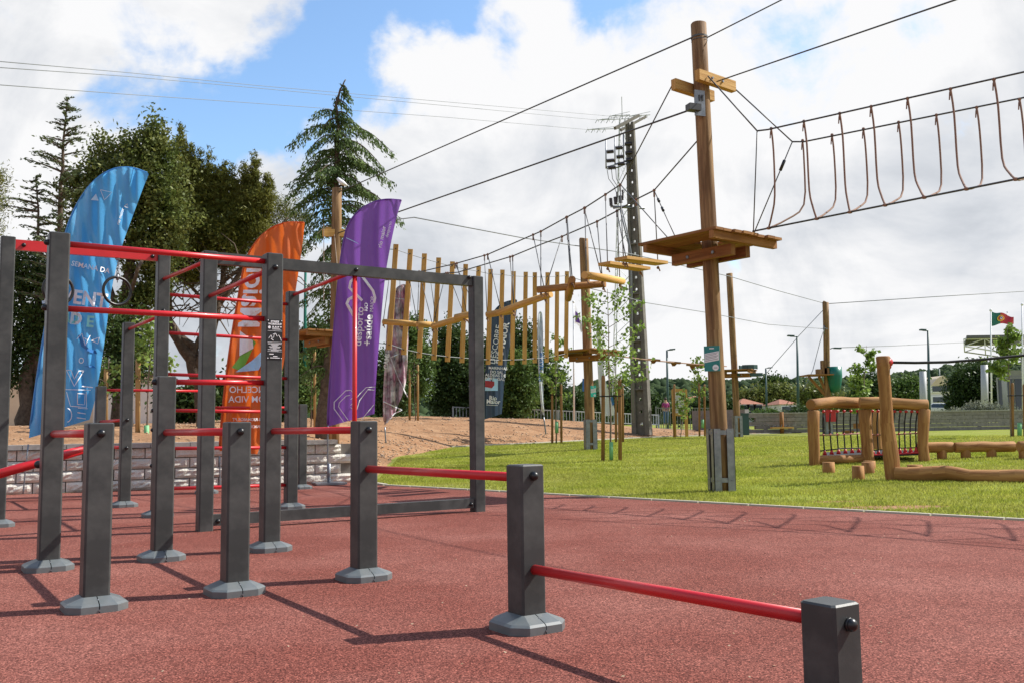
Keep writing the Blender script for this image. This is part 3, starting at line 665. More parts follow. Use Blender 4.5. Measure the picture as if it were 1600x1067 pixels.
fline(r_, S, [(104, 578), (116, 603), (131, 579), (123, 579), (116, 592), (111, 578)], w=1.2, closed=True); fline(r_, S, [(128, 603), (145, 605)], w=1.6); fline(r_, S, [(102, 608), (142, 609)], w=1)
fline(r_, S, [(121, 614), (133, 615), (132, 632), (121, 631)], closed=True, w=1.1); fline(r_, S, [(135, 612), (135, 636), (110, 634), (104, 612)], w=1.1); fline(r_, S, arc(104, 648, 8, 11, -80, 80), w=1.3); fline(r_, S, [(121, 644), (134, 646)], w=1.6); fline(r_, S, [(120, 652), (134, 654)], w=1.4); fline(r_, S, [(122, 637), (137, 638)], w=1.2)
ftext(r_, S, 'rio maior', 186, 352, 7, ang=-72)
# orange, seen from its back
r_, S = flagobj('feather_flag', 'orange feather flag seen from behind so its writing is mirrored', 
    ([(343,704),(346,660),(352,600),(359,545),(366,500),(374,455),(381,415),(390,392),(405,371),(425,355),(448,347),(476,348)],
     [(402,709),(412,680),(425,640),(436,600),(447,550),(455,500),(462,455),(468,415),(473,380),(475,362),(476,348)]),
    [(344,760),(343,704),(346,660),(352,600),(359,545),(366,500),(374,455),(381,415),(390,392),(405,371),(425,355),(448,347),(475,348)], 14.0, 'orange', (.045, .16, .03, 1.2))
def vtext_mir(r_, S, txt, px, py, size, m='white', lean=.155, cx=1.0, bold=.02):
    """mirrored letters running up the flag, tops of the letters to the right"""
    me = textmesh(txt, 1.0, m, sub=2, align='LEFT', bold=bold, cx=cx); inv = WM[r_].inverted()
    for v in me.vertices: x, y = v.co.x*size, v.co.y*size; v.co = inv @ S(px+y+lean*x, py-x, .055)
    return link('lettering', me, r_)
vtext_mir(r_, S, 'Maior', 372, 513, 47, cx=.92)
fpoly(r_, S, [(374, 558), (362, 574), (378, 580), (395, 545), (400, 535), (392, 528)], 'green'); fpoly(r_, S, [(375, 517), (395, 532), (388, 537), (396, 544), (374, 556)], 'white', off=.06)
fpoly(r_, S, [(368, 581), (395, 562), (410, 548), (412, 562), (400, 572), (404, 578)], 'lightblue', off=.06)
ftext(r_, S, 'CONCELHO', 358, 613, 14, mirror=True, align='RIGHT', bold=.008)
ftext(r_, S, 'COM VIDA', 357, 628, 14, mirror=True, align='RIGHT', bold=.008); ftext(r_, S, 'CM-RIOMAIOR.PT', 363, 657, 6.5, mirror=True, align='RIGHT', bold=.01); ftext(r_, S, 'MUNICIPIO', 384, 668, 6, mirror=True, align='RIGHT', bold=.01)
# purple
r_, S = flagobj('feather_flag', 'purple feather flag with white heart outline standing by the end of the block wall', 
    ([(512,666),(514,620),(519,560),(524,490),(530,425),(536,380),(543,352),(556,333),(575,319),(600,311),(628,313)],
     [(585,646),(587,600),(592,540),(597,480),(602,430),(608,395),(615,360),(621,335),(625,322),(627,316),(628,313)]),
    [(512,748),(512,666),(514,620),(519,560),(524,490),(530,425),(536,380),(543,352),(556,333),(575,319),(600,311),(627,313)], 15.5, 'purple', (.035, .15, .008, 2.2))
ftext(r_, S, 'desporto', 564, 541, 16.5, ang=-86, bold=.008); ftext(r_, S, '+saúde', 579, 541, 17, ang=-86, bold=.02); ftext(r_, S, 'RIO', 574, 487, 8, ang=-86); ftext(r_, S, 'MAIOR', 583, 488, 8, ang=-86)
fline(r_, S, [(553, 495), (542, 475), (545, 468), (556, 462)], w=4.5); fline(r_, S, [(562, 428), (548, 440), (546, 450), (566, 470)], w=4) ; fline(r_, S, [(563, 428), (583, 455), (586, 466), (584, 474)], w=4)
H1 = [(538, 660), (522, 638), (522, 628), (540, 610), (548, 609), (553, 615), (553, 618), (548, 624)]; fline(r_, S, H1, w=1.2)
fline(r_, S, [(544, 656), (529, 635), (530, 629), (541, 618), (547, 617)], w=1.1); fline(r_, S, [(548, 636), (556, 644), (562, 625), (575, 608), (585, 609)], w=1.2); fline(r_, S, [(548, 633), (562, 615), (572, 605), (586, 604)], w=1.1); fline(r_, S, [(565, 655), (584, 632)], w=1.1)
ftext(r_, S, 'rio maior', 596, 388, 9, ang=-78, bold=.02); ftext(r_, S, 'desporto', 606, 372, 7, ang=-75); fline(r_, S, [(541, 372), (560, 381)], w=1, m='lightblue')
o = MB(); q = at(514, 750, 15.5); o.box((q.x, q.y, .03), .5, .5, .03, .4); o.tube([(q.x, q.y, .03), (q.x, q.y, .35)], .03, 8); o.build('foot', M['galv'], r_)
# printed photo flag, navy, silver, white
r_, S = flagobj('feather_flag', 'limp flag printed with a dark and pink picture, just right of the purple flag', 
    ([(601,664),(599,645),(600,620),(603,570),(606,500),(610,470),(618,452),(630,444),(641,446)],
     [(616,648),(622,632),(630,615),(636,590),(637,550),(639,510),(641,480),(642,460),(641,446)]),
    [(603,692),(601,664),(600,620),(603,570),(606,500),(610,470),(618,452),(630,444),(640,446)], 25.5, 'photo', (.10, .4, .03, .5))
fline(r_, S, [(607, 552), (612, 563), (622, 590), (637, 620)], w=1.6, m='whitecloth'); fline(r_, S, [(611, 558), (625, 552)], w=1.5, m='whitecloth'); fline(r_, S, [(599, 627), (628, 640), (616, 646), (604, 660)], w=1.8, m='whitecloth'); fline(r_, S, [(616, 466), (632, 468)], w=1, m='whitecloth'); ftext(r_, S, 'CAMI', 606, 577, 10, ang=-84, bold=.02)
r_, S = flagobj('feather_flag', 'navy feather flag behind the hanging planks', 
    ([(757,655),(757,640),(759,600),(762,550),(764,515),(768,495),(777,480),(790,472),(808,469)],
     [(784,646),(786,620),(789,590),(793,560),(799,530),(804,505),(807,490),(808,478),(808,469)]),
    [(776,655),(776,654),(757,652),(759,600),(762,550),(764,515),(768,495),(777,480),(790,472),(807,469)][2:] , 31.5, 'navy', (.05, .3, .01, 0))
ftext(r_, S, 'DESCOBRE', 773, 569, 12.5, ang=-80, m='white'); ftext(r_, S, 'RIO MAIOR', 783, 569, 12.8, ang=-79, bold=.03); ftext(r_, S, 'MARINHAS', 778, 577, 6, align='CENTER', ang=3, bold=.02); ftext(r_, S, 'DO SAL', 776, 583, 6, align='CENTER', ang=3, bold=.02); ftext(r_, S, 'ALDEIAS DE', 774, 588, 6, align='CENTER', ang=3, bold=.02); ftext(r_, S, 'PORTUGAL', 773, 593.5, 6, align='CENTER', ang=3, bold=.02)
fpoly(r_, S, [(758, 592.5), (764, 589), (778, 592), (778, 610), (758, 610)], 'lightblue', sub=1); fpoly(r_, S, [(758, 594), (776, 596), (776, 607), (758, 604)], 'darkred', off=.05, sub=1); ftext(r_, S, 'Rio', 764, 624, 9, bold=.03, ang=3); ftext(r_, S, 'Maior', 760, 629.5, 9, bold=.03, ang=3); fline(r_, S, [(760, 632), (778, 633)], w=.8)
r_, S = flagobj('feather_flag', 'narrow pale feather flag turned edge on behind the hanging planks', 
    ([(848,648),(845,620),(842,580),(841,530),(841,500),(842,489),(845,487)], [(850,648),(849,620),(849,580),(849,530),(848,500),(847,489),(845,487)]),
    [(853,678),(849,648),(845,610),(842,560),(841,510),(842,490),(845,487)], 33.5, 'silver', (.05, .5, .05, 0))
ftext(r_, S, 'RIO MAIOR', 848, 596, 9, ang=-88, m='deepblue', bold=.02)
r_, S = flagobj('feather_flag', 'loose white feather flag hanging behind the second rope course pole', 
    ([(942,650),(939,620),(936,590),(934,568),(934,540),(935,515),(937,500),(939,497)], [(961,648),(960,636),(952,612),(946,596),(943,575),(942,540),(941,515),(940,500),(939,497)]),
    [(943,690),(942,650),(938,610),(935,570),(934,530),(937,500),(939,497)], 33.0, 'whitecloth', (.06, .4, .05, 0))
fpoly(r_, S, [(957, 618), (960, 630), (957, 634), (954, 622)], 'deepblue', sub=1)
# ---------------------------------------------------------------- rope course
def wpole(name, label, top, base, Y, dia=.2, group='rope course poles', shoe=.8, cat='pole', soc=True):
    g = onY(base[0], Y, base[1]); t = at(top[0], top[1], Y-.0); t.y = Y+ (t.x-g.x)*0
    r_ = root(name, label, cat, g, group); n = 9
    pts = [g.lerp(t, i/n)+Vector((.01*mn.noise((i, g.x, 0)), 0, 0)) for i in range(n+1)]; pts[0] = g-Vector((0, 0, .1))
    one('tube', pts+[t+(t-g).normalized()*.008], [dia/2*1.04]*3+[dia/2]*(n-2)+[dia/2*.9], 20, True, .03).build('pole_shaft', M['pole'], r_)
    if soc:
        b = MB(); w = dia/2+.055; h = shoe
        for k in range(4):
            a = R(6)+k*math.pi/2+math.pi/4; c = g+Vector((math.cos(a), math.sin(a), 0))*w*1.22; 
            for q in (-1, 1):
                d = Vector((math.cos(a+q*R(135)), math.sin(a+q*R(135)), 0)); b.bar(c+Vector((0, 0, -.02)), c+Vector((0, 0, h)), .012, .012); e = c+d*(dia*.45)
                m_ = (c+e)/2; nn = Vector((-d.y, d.x, 0)); b.hexa([c-nn*.006, e-nn*.006, e+nn*.006, c+nn*.006]+[v+Vector((0, 0, h)) for v in (c-nn*.006, e-nn*.006, e+nn*.006, c+nn*.006)])
        b.build('steel_shoe', M['galv'], r_)
        for zz in (.16, h-.05):
            b = MB()
            for k in range(4):
                a = R(6)+k*math.pi/2+math.pi/4; a2 = a+math.pi/2
                p = g+Vector((math.cos(a), math.sin(a), 0))*w*1.16; q = g+Vector((math.cos(a2), math.sin(a2), 0))*w*1.16
                b.bar(p+Vector((0, 0, zz)), q+Vector((0, 0, zz)), .008, .06); mid = (p+q)/2
                for e in (p.lerp(q, .16), p.lerp(q, .84)): dd = (e-g).normalized(); b.tube([e+Vector((0, 0, zz)), e+Vector((0, 0, zz))+Vector((dd.x, dd.y, 0))*.02], .013, 6)
            b.build('shoe_strap', M['galv'], r_)
    return r_, g, t
def onpole(g, t, z): k = (z-g.z)/(t.z-g.z); return g.lerp(t, k)
def deck(r_, c, size, da, n=8, mt='deck', green=False):
    """square platform: planks run along da; joists across; twin beams clamp the pole"""
    da = Vector(da).normalized(); db = Vector((-da.y, da.x, 0)); pt = root  # axes
    b = MB(); z = c.z
    wdt = size/n
    for i in range(n):
        o_ = (i+.5)*wdt-size/2; ov = random.uniform(-.03, .03); segs = [(-size/2+ov, size/2+ov)]
        if abs(o_) < .13: segs = [(-size/2+ov, -.13), (.13, size/2+ov)]
        for (s0, s1) in segs:
            p = c+db*o_+da*s0; q = c+db*o_+da*s1; one('bar', p, q, wdt*.90, .035).build('plank', M[mt], r_)
    for s_ in (-1, 1):
        p = c+da*s_*(size/2-.10)-db*size*.49-Vector((0, 0, .07)); q = c+da*s_*(size/2-.10)+db*size*.49-Vector((0, 0, .07))
        one('bar', p, q, .07, .10).build('joist', M[mt], r_)
        p = c+db*s_*.155-da*size*.38-Vector((0, 0, .20)); q = c+db*s_*.155+da*size*.38-Vector((0, 0, .20))
        bm_ = one('bar', p, q, .09, .15).build('beam', M[mt], r_)
        for f_ in (-.22, .22):
            e = c+db*s_*.2+da*f_-Vector((0, 0, .20)); one('tube', [e, e+db*s_*.02], .022, 8).build('washer', M['galv'], bm_)
def board(r_, p0, w, h, m, nrm, lines=True):
    """sign board hung on a pole; p0 centre, faces nrm"""
    nrm = Vector(nrm).normalized(); sx = Vector((0, 0, 1)).cross(nrm).normalized(); Fm = frame(p0, sx, -nrm, (0, 0, 1))
    b = MB(); b.box((0, 0, 0), w, .02, h); o = link('sign_board', b.mesh('sign_board', M[m]), r_, Fm)
    b = MB()
    def q(x0, x1, z0, z1, d=.013, t=0): b.hexa([(x0, -d, z0), (x1, -d, z0+t), (x1, -.0105, z0+t), (x0, -.0105, z0), (x0, -d, z1), (x1, -d, z1+t), (x1, -.0105, z1+t), (x0, -.0105, z1)])
    q(-w*.46, w*.46, -.16*h, .20*h, .013, h*.09); b.tube([(w*.22, -.0105, -h*.36), (w*.22, -.013, -h*.36)], w*.2, 14); q(-w*.15, w*.15, h*.38, h*.42)
    link('panel', b.mesh('panel', M['white']), o, Fm)
    b = MB()
    for k in range(5): z = .14*h-k*h*.062; b.hexa([(-w*.42, -.0145, z), (w*(.40-.1*(k % 2)), -.0145, z+h*.08), (w*(.40-.1*(k % 2)), -.0135, z+h*.08), (-w*.42, -.0135, z), (-w*.42, -.0145, z+h*.03), (w*(.40-.1*(k % 2)), -.0145, z+h*.11), (w*(.40-.1*(k % 2)), -.0135, z+h*.11), (-w*.42, -.0135, z+h*.03)])
    b.box((w*.22, -.0145, -h*.37), w*.24, .001, h*.035); link('print', b.mesh('print', M['grey']), o, Fm)
    return o
# the big pole
r1, g1, t1 = wpole('rope_course_pole', 'tall wooden pole with the big plank platform, nearest on the lawn', (1091.5, 38), (1128, 765), 12.5, .215, shoe=.84)
da = Vector((-.62, .785, 0)); db = Vector((.785, .62, 0))
dc = onpole(g1, t1, 3.40); dc.z = 3.40; deck(r1, dc, 1.36, da)
for (s_, z, e0, e1) in ((-1, 5.66, -.26, .52), (1, 5.58, -.42, .40)):
    c = onpole(g1, t1, z)+da*s_*.145; o = one('bar', c+db*e0+Vector((0, 0, .0)), c+db*e1+Vector((0, 0, .0)), .085, .15).build('crossbeam', M['plank'], r1)
    for f_ in (.0, .22): q = c+db*f_-da*.045; one('tube', [q, q-da*.018], .016, 8).build('washer', M['galv'], o)
b = MB(); c = onpole(g1, t1, 5.25)-da*.02-db*.06; f0 = Vector((-.35, -.94, 0))
b.box(c+f0*.12+Vector((0, 0, .05)), .16, .02, .36, R(20)); b.build('anchor_plate', M['galv'], r1); b = MB(); b.box(c+f0*.17-Vector((.08, 0, .03)), .18, .12, .09, R(20))
for k in range(3): b.box(c+f0*.135+Vector((-.045+k*.045, 0, .12)), .02, .02, .08, R(20))
b.build('cable_anchor', M['cable'], r1)
b = MB(); c = onpole(g1, t1, t1.z-.2); b.tube([c-Vector((0, 0, .012)), c+Vector((0, 0, .012))], .117, 20, False); b.tube([c-Vector((0, 0, .05)), c-Vector((0, 0, .04))], .116, 20, False); b.build('cable_collar', M['cable'], r1)
p = at(1112.5, 560, 12.32); board(r1, p, .205, .335, 'teal', (-.35, -1, 0))
b = MB(); q0 = onpole(g1, t1, g1.z+.65)-Vector((0, .13, 0)); 
# second pole and others
r2, g2, t2 = wpole('rope_course_pole', 'wooden pole with small teal sign, behind the staked sapling', (912, 374), (923, 699), 26, .26, shoe=.84)
dc2 = onpole(g2, t2, 3.02); dc2.z = 3.02; deck(r2, dc2, 1.36, (-.75, .66, 0), 7); board(r2, at(927, 611, 25.8), .15, .31, 'bright_teal', (.1, -1, 0))
r3, g3, t3 = wpole('rope_course_pole', 'slim wooden pole with a low platform, just right of the nearest one', (1139.5, 428), (1153, 681), 36.5, .25, shoe=.84)
dc3 = onpole(g3, t3, 3.05); dc3.z = 3.05; deck(r3, dc3+Vector((.1, 0, 0)), 1.35, (-.9, .43, 0), 7)
b = MB(); c = dc3+Vector((.55, 0, .12))
for k in range(10):
    a0, a1 = math.pi*2*k/10, math.pi*2*(k+1)/10
    if k % 5 == 0: continue
    b.bar(c+Vector((.35*math.cos(a0), .35*math.sin(a0), 0)), c+Vector((.35*math.cos(a1), .35*math.sin(a1), 0)), .05, .16)
b.box(c+Vector((0, 0, -.3)), 1.0, .5, .12); b.build('green_panel', M['lamp'], r3)
r4, g4, t4 = wpole('rope_course_pole', 'wooden start tower pole with green slide and timber landing', (1290, 473), (1294.5, 690), 40, .26, shoe=.8)
lz = 3.0; c = onpole(g4, t4, lz)
for k in range(5): one('bar', c+Vector((-1.0, -.5+k*.24, 0)), c+Vector((.1, -.5+k*.24, 0)), .2, .05).build('plank', M['deck'], r4)
for (a, e) in (((-.8, 0, -.05), (0, 0, -1.0)), ((-.35, 0, -.05), (0, 0, -.9))): one('bar', c+Vector(a), c+Vector(e), .1, .1).build('brace', M['deck'], r4)
for (x, h) in ((-.42, .25), (-.2, .62), (-.1, .3)): one('box', c+Vector((x, -.2, h/2)), .2, .25, h).build('post', M['pole'], r4)
b = MB(); q = c+Vector((.28, -.1, .35)); b.tube([q, q-Vector((0, 0, .4)), q-Vector((.0, 0, .8)), q-Vector((-.02, 0, 1.1))], [.32, .33, .27, .18], 14); b.build('green_slide', M['tube'], r4)
b = MB(); b.box(c+Vector((0, -.25, -1.75)), .42, .05, .5); b.build('red_sign', M['redp'], r4); b = MB(); b.box(c+Vector((.6, 0, -1.35)), 1.5, .9, .06); b.build('lower_deck', M['deck'], r4)
for (x, z) in ((1.2, -2.2), (.8, -2.5), (1.25, -2.9)): one('box', c+Vector((x, 0, z)), .5, .3, .22, x).build('step_block', M['deck'], r4)
b = MB(); p = at(1297, 545, 39.9); b.tube([p, at(1301, 543.5, 39.8), at(1305, 543.5, 39.8)], .02, 6); b.bar(at(1303, 543.7, 39.8), at(1314, 544, 39.8), .15, .06); b.build('floodlight', M['lamp'], r4)
b = MB(); p = at(1286, 512, 39.9); b.bar(p, at(1293, 514, 39.9), .06, .04); b.tube([p+Vector((.05, 0, .1)), p+Vector((.05, 0, -.3))], .02, 6); b.build('cable_anchor', M['galv'], r4)
r5, g5, t5 = wpole('rope_course_pole', 'wooden pole rising in front of the cedar, behind the purple flag', (526.5, 295), (522, 640), 20.5, .225, soc=False)
dc5 = onpole(g5, t5, 3.05); dc5.z = 3.05; deck(r5, dc5-Vector((.28, 0, 0)), 1.35, (-.62, .785, 0), 7)
for s_ in (-1, 1):
    c = onpole(g5, t5, 5.35)+Vector((0, .15*s_, 0)); one('bar', c+Vector((-.28, 0, .06*s_)), c+Vector((.42, .25, -.03)), .1, .16).build('crossbeam', M['plank'], r5)
b = MB(); c = t5+Vector((.12, -.05, .12)); b.tube([c-Vector((.1, 0, -.10)), c, c+Vector((.12, 0, -.07))], [.03, .06, .02], 8); b.build('white_cap', M['white'], r5)
b = MB(); b.tube([onpole(g5, t5, 5.25)-Vector((.02, .13, 0)), onpole(g5, t5, 3.1)+Vector((.25, -.45, 0))], .012, 5); b.tube([at(506, 350, 20.3), at(506, 470, 20.3)], .008, 5); b.build('tie_rope', M['rope2'], r5)

# cables strung through the sky
def cable(label, pts, r=.008, m='cable', name='steel_cable', cat='cable', grp=None, s=0):
    P = [Vector(p) for p in pts]
    if s: P = sag(P[0], P[-1], s, 20)
    o = one('tube', P, r, 6).build(name, M[m], None, label, loc=P[0]); o['category'] = cat
    if grp: o['group'] = grp
    return o
c = onpole(g1, t1, t1.z-.2)
cable('dark zip cable from the big pole top to the pole by the cedar', [c+Vector((-.11, 0, 0)), t5+Vector((0, 0, -.1))], .011)
cable('dark zip cable leaving the top of the big pole towards the upper right', [c+Vector((.11, 0, .0)), atz(1226, -2, 6.75), atz(1226, -2, 6.75)+(atz(1226, -2, 6.75)-c)*1.4], .009)
c = onpole(g1, t1, 5.25)+Vector((-.12, -.12, 0))
cable('dark cable from the steel anchor of the big pole down to the left pole', [c, onpole(g5, t5, 5.3)], .013)
c = at(1120, 128, 12.4)
cable('dark cable leaving below the big pole crossbeams towards the upper right', [c, at(1497, -1, 8.6), at(1900, -140, 6.6)], .009)
cable('thin pale cable running from the left pole past the poles to the slide tower', [onpole(g5, t5, 5.45), at(647, 340, 21), at(816, 372, 24), at(980, 396, 28), at(1101, 423, 32), at(1143, 433, 35), at(1210, 453, 38), at(1287, 474, 40)], .014, 'wire')
cable('thin pale lower cable sagging behind the concrete pole to the slide tower', [at(900, 446, 26), at(961, 460, 28), at(1008, 473, 30), at(1101, 488, 33), at(1200, 507, 37), at(1287, 514, 40)], .012, 'wire')
cable('thin cable from the top of the slide tower to the right', [at(1293, 475, 40), at(1460, 464, 40), at(1640, 453, 40)], .016, 'wire')
cable('overhead wire level with the street lamp heads, ending at the canopy', [at(1312, 543, 39.8), at(1400, 540, 50), at(1508, 535, 62)], .018, 'wire')
cable('guy wire slanting down left from the slide tower', [at(1287, 484, 40), at(1249, 524, 40), at(1200, 580, 40), at(1170, 612, 40)], .014, 'wire')
cable('guy rope falling left from the slide tower landing', [at(1287, 516, 39.8), at(1281, 535, 39.8), at(1270, 578, 39.8), at(1255, 610, 39)], .014, 'wire')

# net bridge of U shaped ropes on the right
nb = root('rope_bridge', 'rope bridge of hanging red brown U ropes leading right from the big pole', 'rope bridge', at(1180, 362, 12.4))
TA = [atz(1183, 205, 4.72), atz(1600, 113, 4.78)]; TB = [atz(1238, 222, 4.74), atz(1600, 153, 4.78)]; BO = [atz(1176, 362, 3.45), atz(1600, 278, 3.42)]
def ext(a, k=1.5): return a[1]+(a[1]-a[0])*k
rc = .011
one('tube', [TA[0], at(1200, 203, TA[0].y-.1)]+[TA[1], ext(TA)], rc, 6).build('upper_cable', M['cable'], nb); one('tube', [TB[0], at(1256, 222, TB[0].y-.1)]+[TB[1], ext(TB)], rc, 6).build('upper_cable', M['cable'], nb); one('tube', [BO[0], BO[1], ext(BO)], rc*1.1, 6).build('lower_cable', M['cable'], nb)
cA = onpole(g1, t1, 5.66)-da*.2; cB = onpole(g1, t1, 5.60)-da*.2+db*.5
one('tube', [cA-db*.1, TA[0]], .010, 6).build('stay_cable', M['cable'], nb); one('tube', [cB, TB[0]], .010, 6).build('stay_cable', M['cable'], nb)
one('tube', [TA[0], dc+db*.3-da*.5], .008, 6).build('stay_cable', M['cable'], nb); s2 = one('tube', [TB[0], dc+db*.72-da*.1], .008, 6).build('stay_cable', M['cable'], nb)
q0, q1 = TB[0], dc+db*.72-da*.1; b = MB(); b.tube([q0.lerp(q1, .17), q0.lerp(q1, .27)], .022, 8); b.build('turnbuckle', M['black'], s2)
axs = [1205, 1256, 1312, 1361, 1418, 1485, 1553, 1634]; bxs = [1254, 1300, 1349, 1404, 1463, 1526, 1593, 1670]; cxs = [(1201, 359), (1276, 345), (1328, 334), (1383, 323), (1444, 311), (1510, 297), (1587, 282), (1675, 262)]
def onseg(seg, px):
    a, c = seg; best = None
    lo_, hi_ = -.2, 4.0
    for _ in range(50):
        m_ = (lo_+hi_)/2; p = a.lerp(c, m_); v = p-CAM; x = 800+F*v.dot(rt)/v.dot(fw)
        if x < px: lo_ = m_
        else: hi_ = m_
    return a.lerp(c, lo_)
Uo = []
for k in range(16):
    if k < 8: pa, pb, pc = onseg(TA, axs[k]), onseg(TB, bxs[k]), onseg(BO, cxs[k][0])
    else:
        d_ = (TA[1]-TA[0]).normalized()*.62*(k-7); pa, pb, pc = onseg(TA, axs[7])+d_, onseg(TB, bxs[7])+d_, onseg(BO, cxs[7][0])+d_
    for (top, s_) in ((pa, 0), (pb, 1)):
        mid = top.lerp(pc, .70); mid.x = top.x*.9+pc.x*.1+(.02 if s_ == 0 else .03); mid.y = top.y*.9+pc.y*.1
        P = [top, top.lerp(mid, .35)+Vector((.015, 0, 0)), mid, mid.lerp(pc, .5)+Vector((.0, 0, -.045)), pc]
        Q = []
        for i in range(13):
            t = i/12*4; i0 = min(3, int(t)); f = t-i0; p0, p1, p2, p3 = P[max(0, i0-1)], P[i0], P[i0+1], P[min(4, i0+2)]
            Q.append(.5*((2*p1)+(p2-p0)*f+(2*p0-5*p1+4*p2-p3)*f*f+(3*p1-p0-3*p2+p3)*f**3))
        o = one('tube', Q, .0120, 7).build('hanging_rope', M['rope'], nb)
        b = MB(); b.sphere(top-Vector((0, 0, .01)), .022, 8, 5); b.tube([top, top-Vector((.0, 0, .09))], .014, 6); b.tube([top-Vector((.012, 0, .05)), top-Vector((.02, 0, .14))], .008, 5); b.build('knot', M['rope'], o)
    b = MB(); b.sphere(pc, .026, 8, 5, (1.3, 1, .8)); b.build('clamp', M['rope'], nb)
# log step bridge between the big pole and the left pole
sb = root('log_bridge', 'hanging bridge of wooden logs and boards climbing right to the big platform', 'rope bridge', at(970, 290, 13.5))
YA = lambda px: float(np.interp(px, [530, 600, 1060], [20.5, 19.4, 12.9]))
CA_px = [(530, 436), (661, 424), (711, 412.5), (762, 398), (845, 362), (883, 341), (914, 325), (945, 305), (969.5, 289)]
CB_px = [(545, 441), (640, 436), (697, 427), (715, 426), (801, 400.5), (846, 382), (878, 370), (934, 346), (964, 330), (994, 312), (1022, 298)]
one('tube', [at(x, y, YA(x)) for x, y in CA_px], .011, 6).build('upper_cable', M['cable'], sb); one('tube', [at(x, y, YA(x)+.25) for x, y in CB_px], .011, 6).build('upper_cable', M['cable'], sb)
ca, cbq = at(969.5, 289, YA(969.5)), at(1022, 298, YA(1022)+.25); c2_ = onpole(g1, t1, 5.58)+da*.19
one('tube', [ca, c2_-db*.40], .010, 6).build('stay_cable', M['cable'], sb); one('tube', [cbq, onpole(g1, t1, 4.95)+db*.02], .010, 6).build('stay_cable', M['cable'], sb)
one('tube', [ca, dc+da*.45-db*.2], .008, 6).build('stay_cable', M['cable'], sb); s2 = one('tube', [cbq, dc+da*.6+db*.1], .008, 6).build('stay_cable', M['cable'], sb)
q1 = dc+da*.6+db*.1; b = MB(); b.tube([cbq.lerp(q1, .15), cbq.lerp(q1, .20)], .02, 8); b.tube([cbq.lerp(q1, .30), cbq.lerp(q1, .36)], .02, 8); b.build('turnbuckle', M['black'], s2)
def cab(CP, px, dy):
    return at(px, float(np.interp(px, [p[0] for p in CP], [p[1] for p in CP])), YA(px)+dy)
def ropeto(p, px, CP, dy):
    t = cab(CP, px, dy); o = one('tube', [t, p], .0085, 6).build('hanging_rope', M['cable'], sb); b = MB(); b.sphere(t, .026, 7, 5); b.tube([t, t-Vector((0, 0, .10))], .015, 6); b.build('knot', M['rope'], o)
STEPS = [ # x0,y0,Y0, x1,y1,Y1, kind, ropes [(end, cable px, cable)]
 (599, 503, 19.3, 652, 507, 19.0, 'log', [(0, 609, 'A'), (1, 640, 'B'), (.5, 625, 'A')]),
 (652, 507, 18.4, 682, 508, 18.7, 'log', [(0, 655, 'A'), (1, 672, 'B')]),
 (676, 510, 18.2, 730, 495, 17.6, 'log', [(0, 655, 'A'), (0, 697, 'B'), (1, 714, 'A')]),
 (712, 496, 17.3, 746, 490, 17.0, 'log', [(1, 711, 'A'), (.4, 700, 'B')]),
 (761, 492, 16.8, 803, 486, 16.5, 'log', [(0, 757, 'A'), (1, 797, 'B')]),
 (779, 489, 16.2, 861, 460, 15.4, 'log', [(.05, 762, 'A'), (.3, 801, 'B'), (.9, 833, 'A')]),
 (840, 453, 15.2, 946, 444, 14.8, 'log', [(.05, 845, 'A'), (.12, 878, 'B'), (.5, 885, 'A'), (.97, 913, 'A')]),
 (894, 437, 14.3, 888, 467, 15.6, 'log', [(0, 886, 'A'), (0, 887, 'B')]),
 (913, 430, 14.0, 973, 440, 14.9, 'log', [(.05, 914, 'A'), (.45, 933, 'B'), (.92, 964, 'B')]),
 (944, 412, 13.9, 1007, 421, 14.6, 'board', [(.08, 946, 'A'), (.9, 994, 'B')]),
 (970, 404, 13.5, 1034, 412, 14.2, 'board', [(.06, 969, 'A'), (.12, 964, 'B'), (.9, 1022, 'B')])]
for (x0, y0, Ya, x1, y1, Yb, kd, rp) in STEPS:
    p, q = at(x0, y0, Ya), at(x1, y1, Yb)
    if kd == 'log': o = one('tube', [p, p.lerp(q, .5)+Vector((0, 0, .005)), q], [.058, .062, .056], 16, True, .05, x0).build('log_step', M['plank'] if x0 not in (840, 894) else M['robinia'], sb)
    else: o = one('bar', p, q, .24, .045).build('board_step', M['plank'], sb)
    for (t, px, cc_) in rp:
        e = p.lerp(q, t); ropeto(e+Vector((0, 0, .02)), px, CA_px if cc_ == 'A' else CB_px, 0 if cc_ == 'A' else .25)
        b = MB(); b.sphere(e-Vector((0, 0, .075)), .024, 7, 5); b.tube([e-Vector((0, 0, .05)), e-Vector((-.03, 0, .13))], .011, 5); b.build('knot', M['rope'], o)
# hanging plank bridge
pb = root('plank_bridge', 'rope course bridge of yellow planks hanging upright on thin cables', 'rope bridge', at(700, 500, 22))
SL = [(115,125,82,612),(182,148,150,635),(247,168,222,650),(313,187,290,660),(377,205,353,667),(438,217,420,672),(498,228,480,677),(553,240,541,680),(608,243,598,682),(660,250,653,680),(716,253,710,678),(758,255,758,673),(817,255,813,670),(862,253,858,660),(907,250,902,650)]
tops = []; bots = []
for i, (a, b_, c_, d_) in enumerate(SL):
    x0, y0, x1, y1 = a/2.965+580, b_/2.965+340, c_/2.965+580, d_/2.965+340; Y = 20.9+i*.335; p, q = at(x0, y0, Y), at(x1, y1, Y)
    o = one('bar', q, p, .115, .045, (0, 1, 0)).build('plank', M['plank'], pb); tops.append(p.lerp(q, .05)); bots.append(q.lerp(p, .05))
    b = MB(); 
    for e in (.045, .955): w = p.lerp(q, e)-Vector((0, .024, 0)); b.tube([w, w-Vector((0, .012, 0))], .014, 7)
    b.build('bolt', M['black'], o)
e5, e2 = onpole(g5, t5, 5.0), onpole(g2, t2, 5.0)
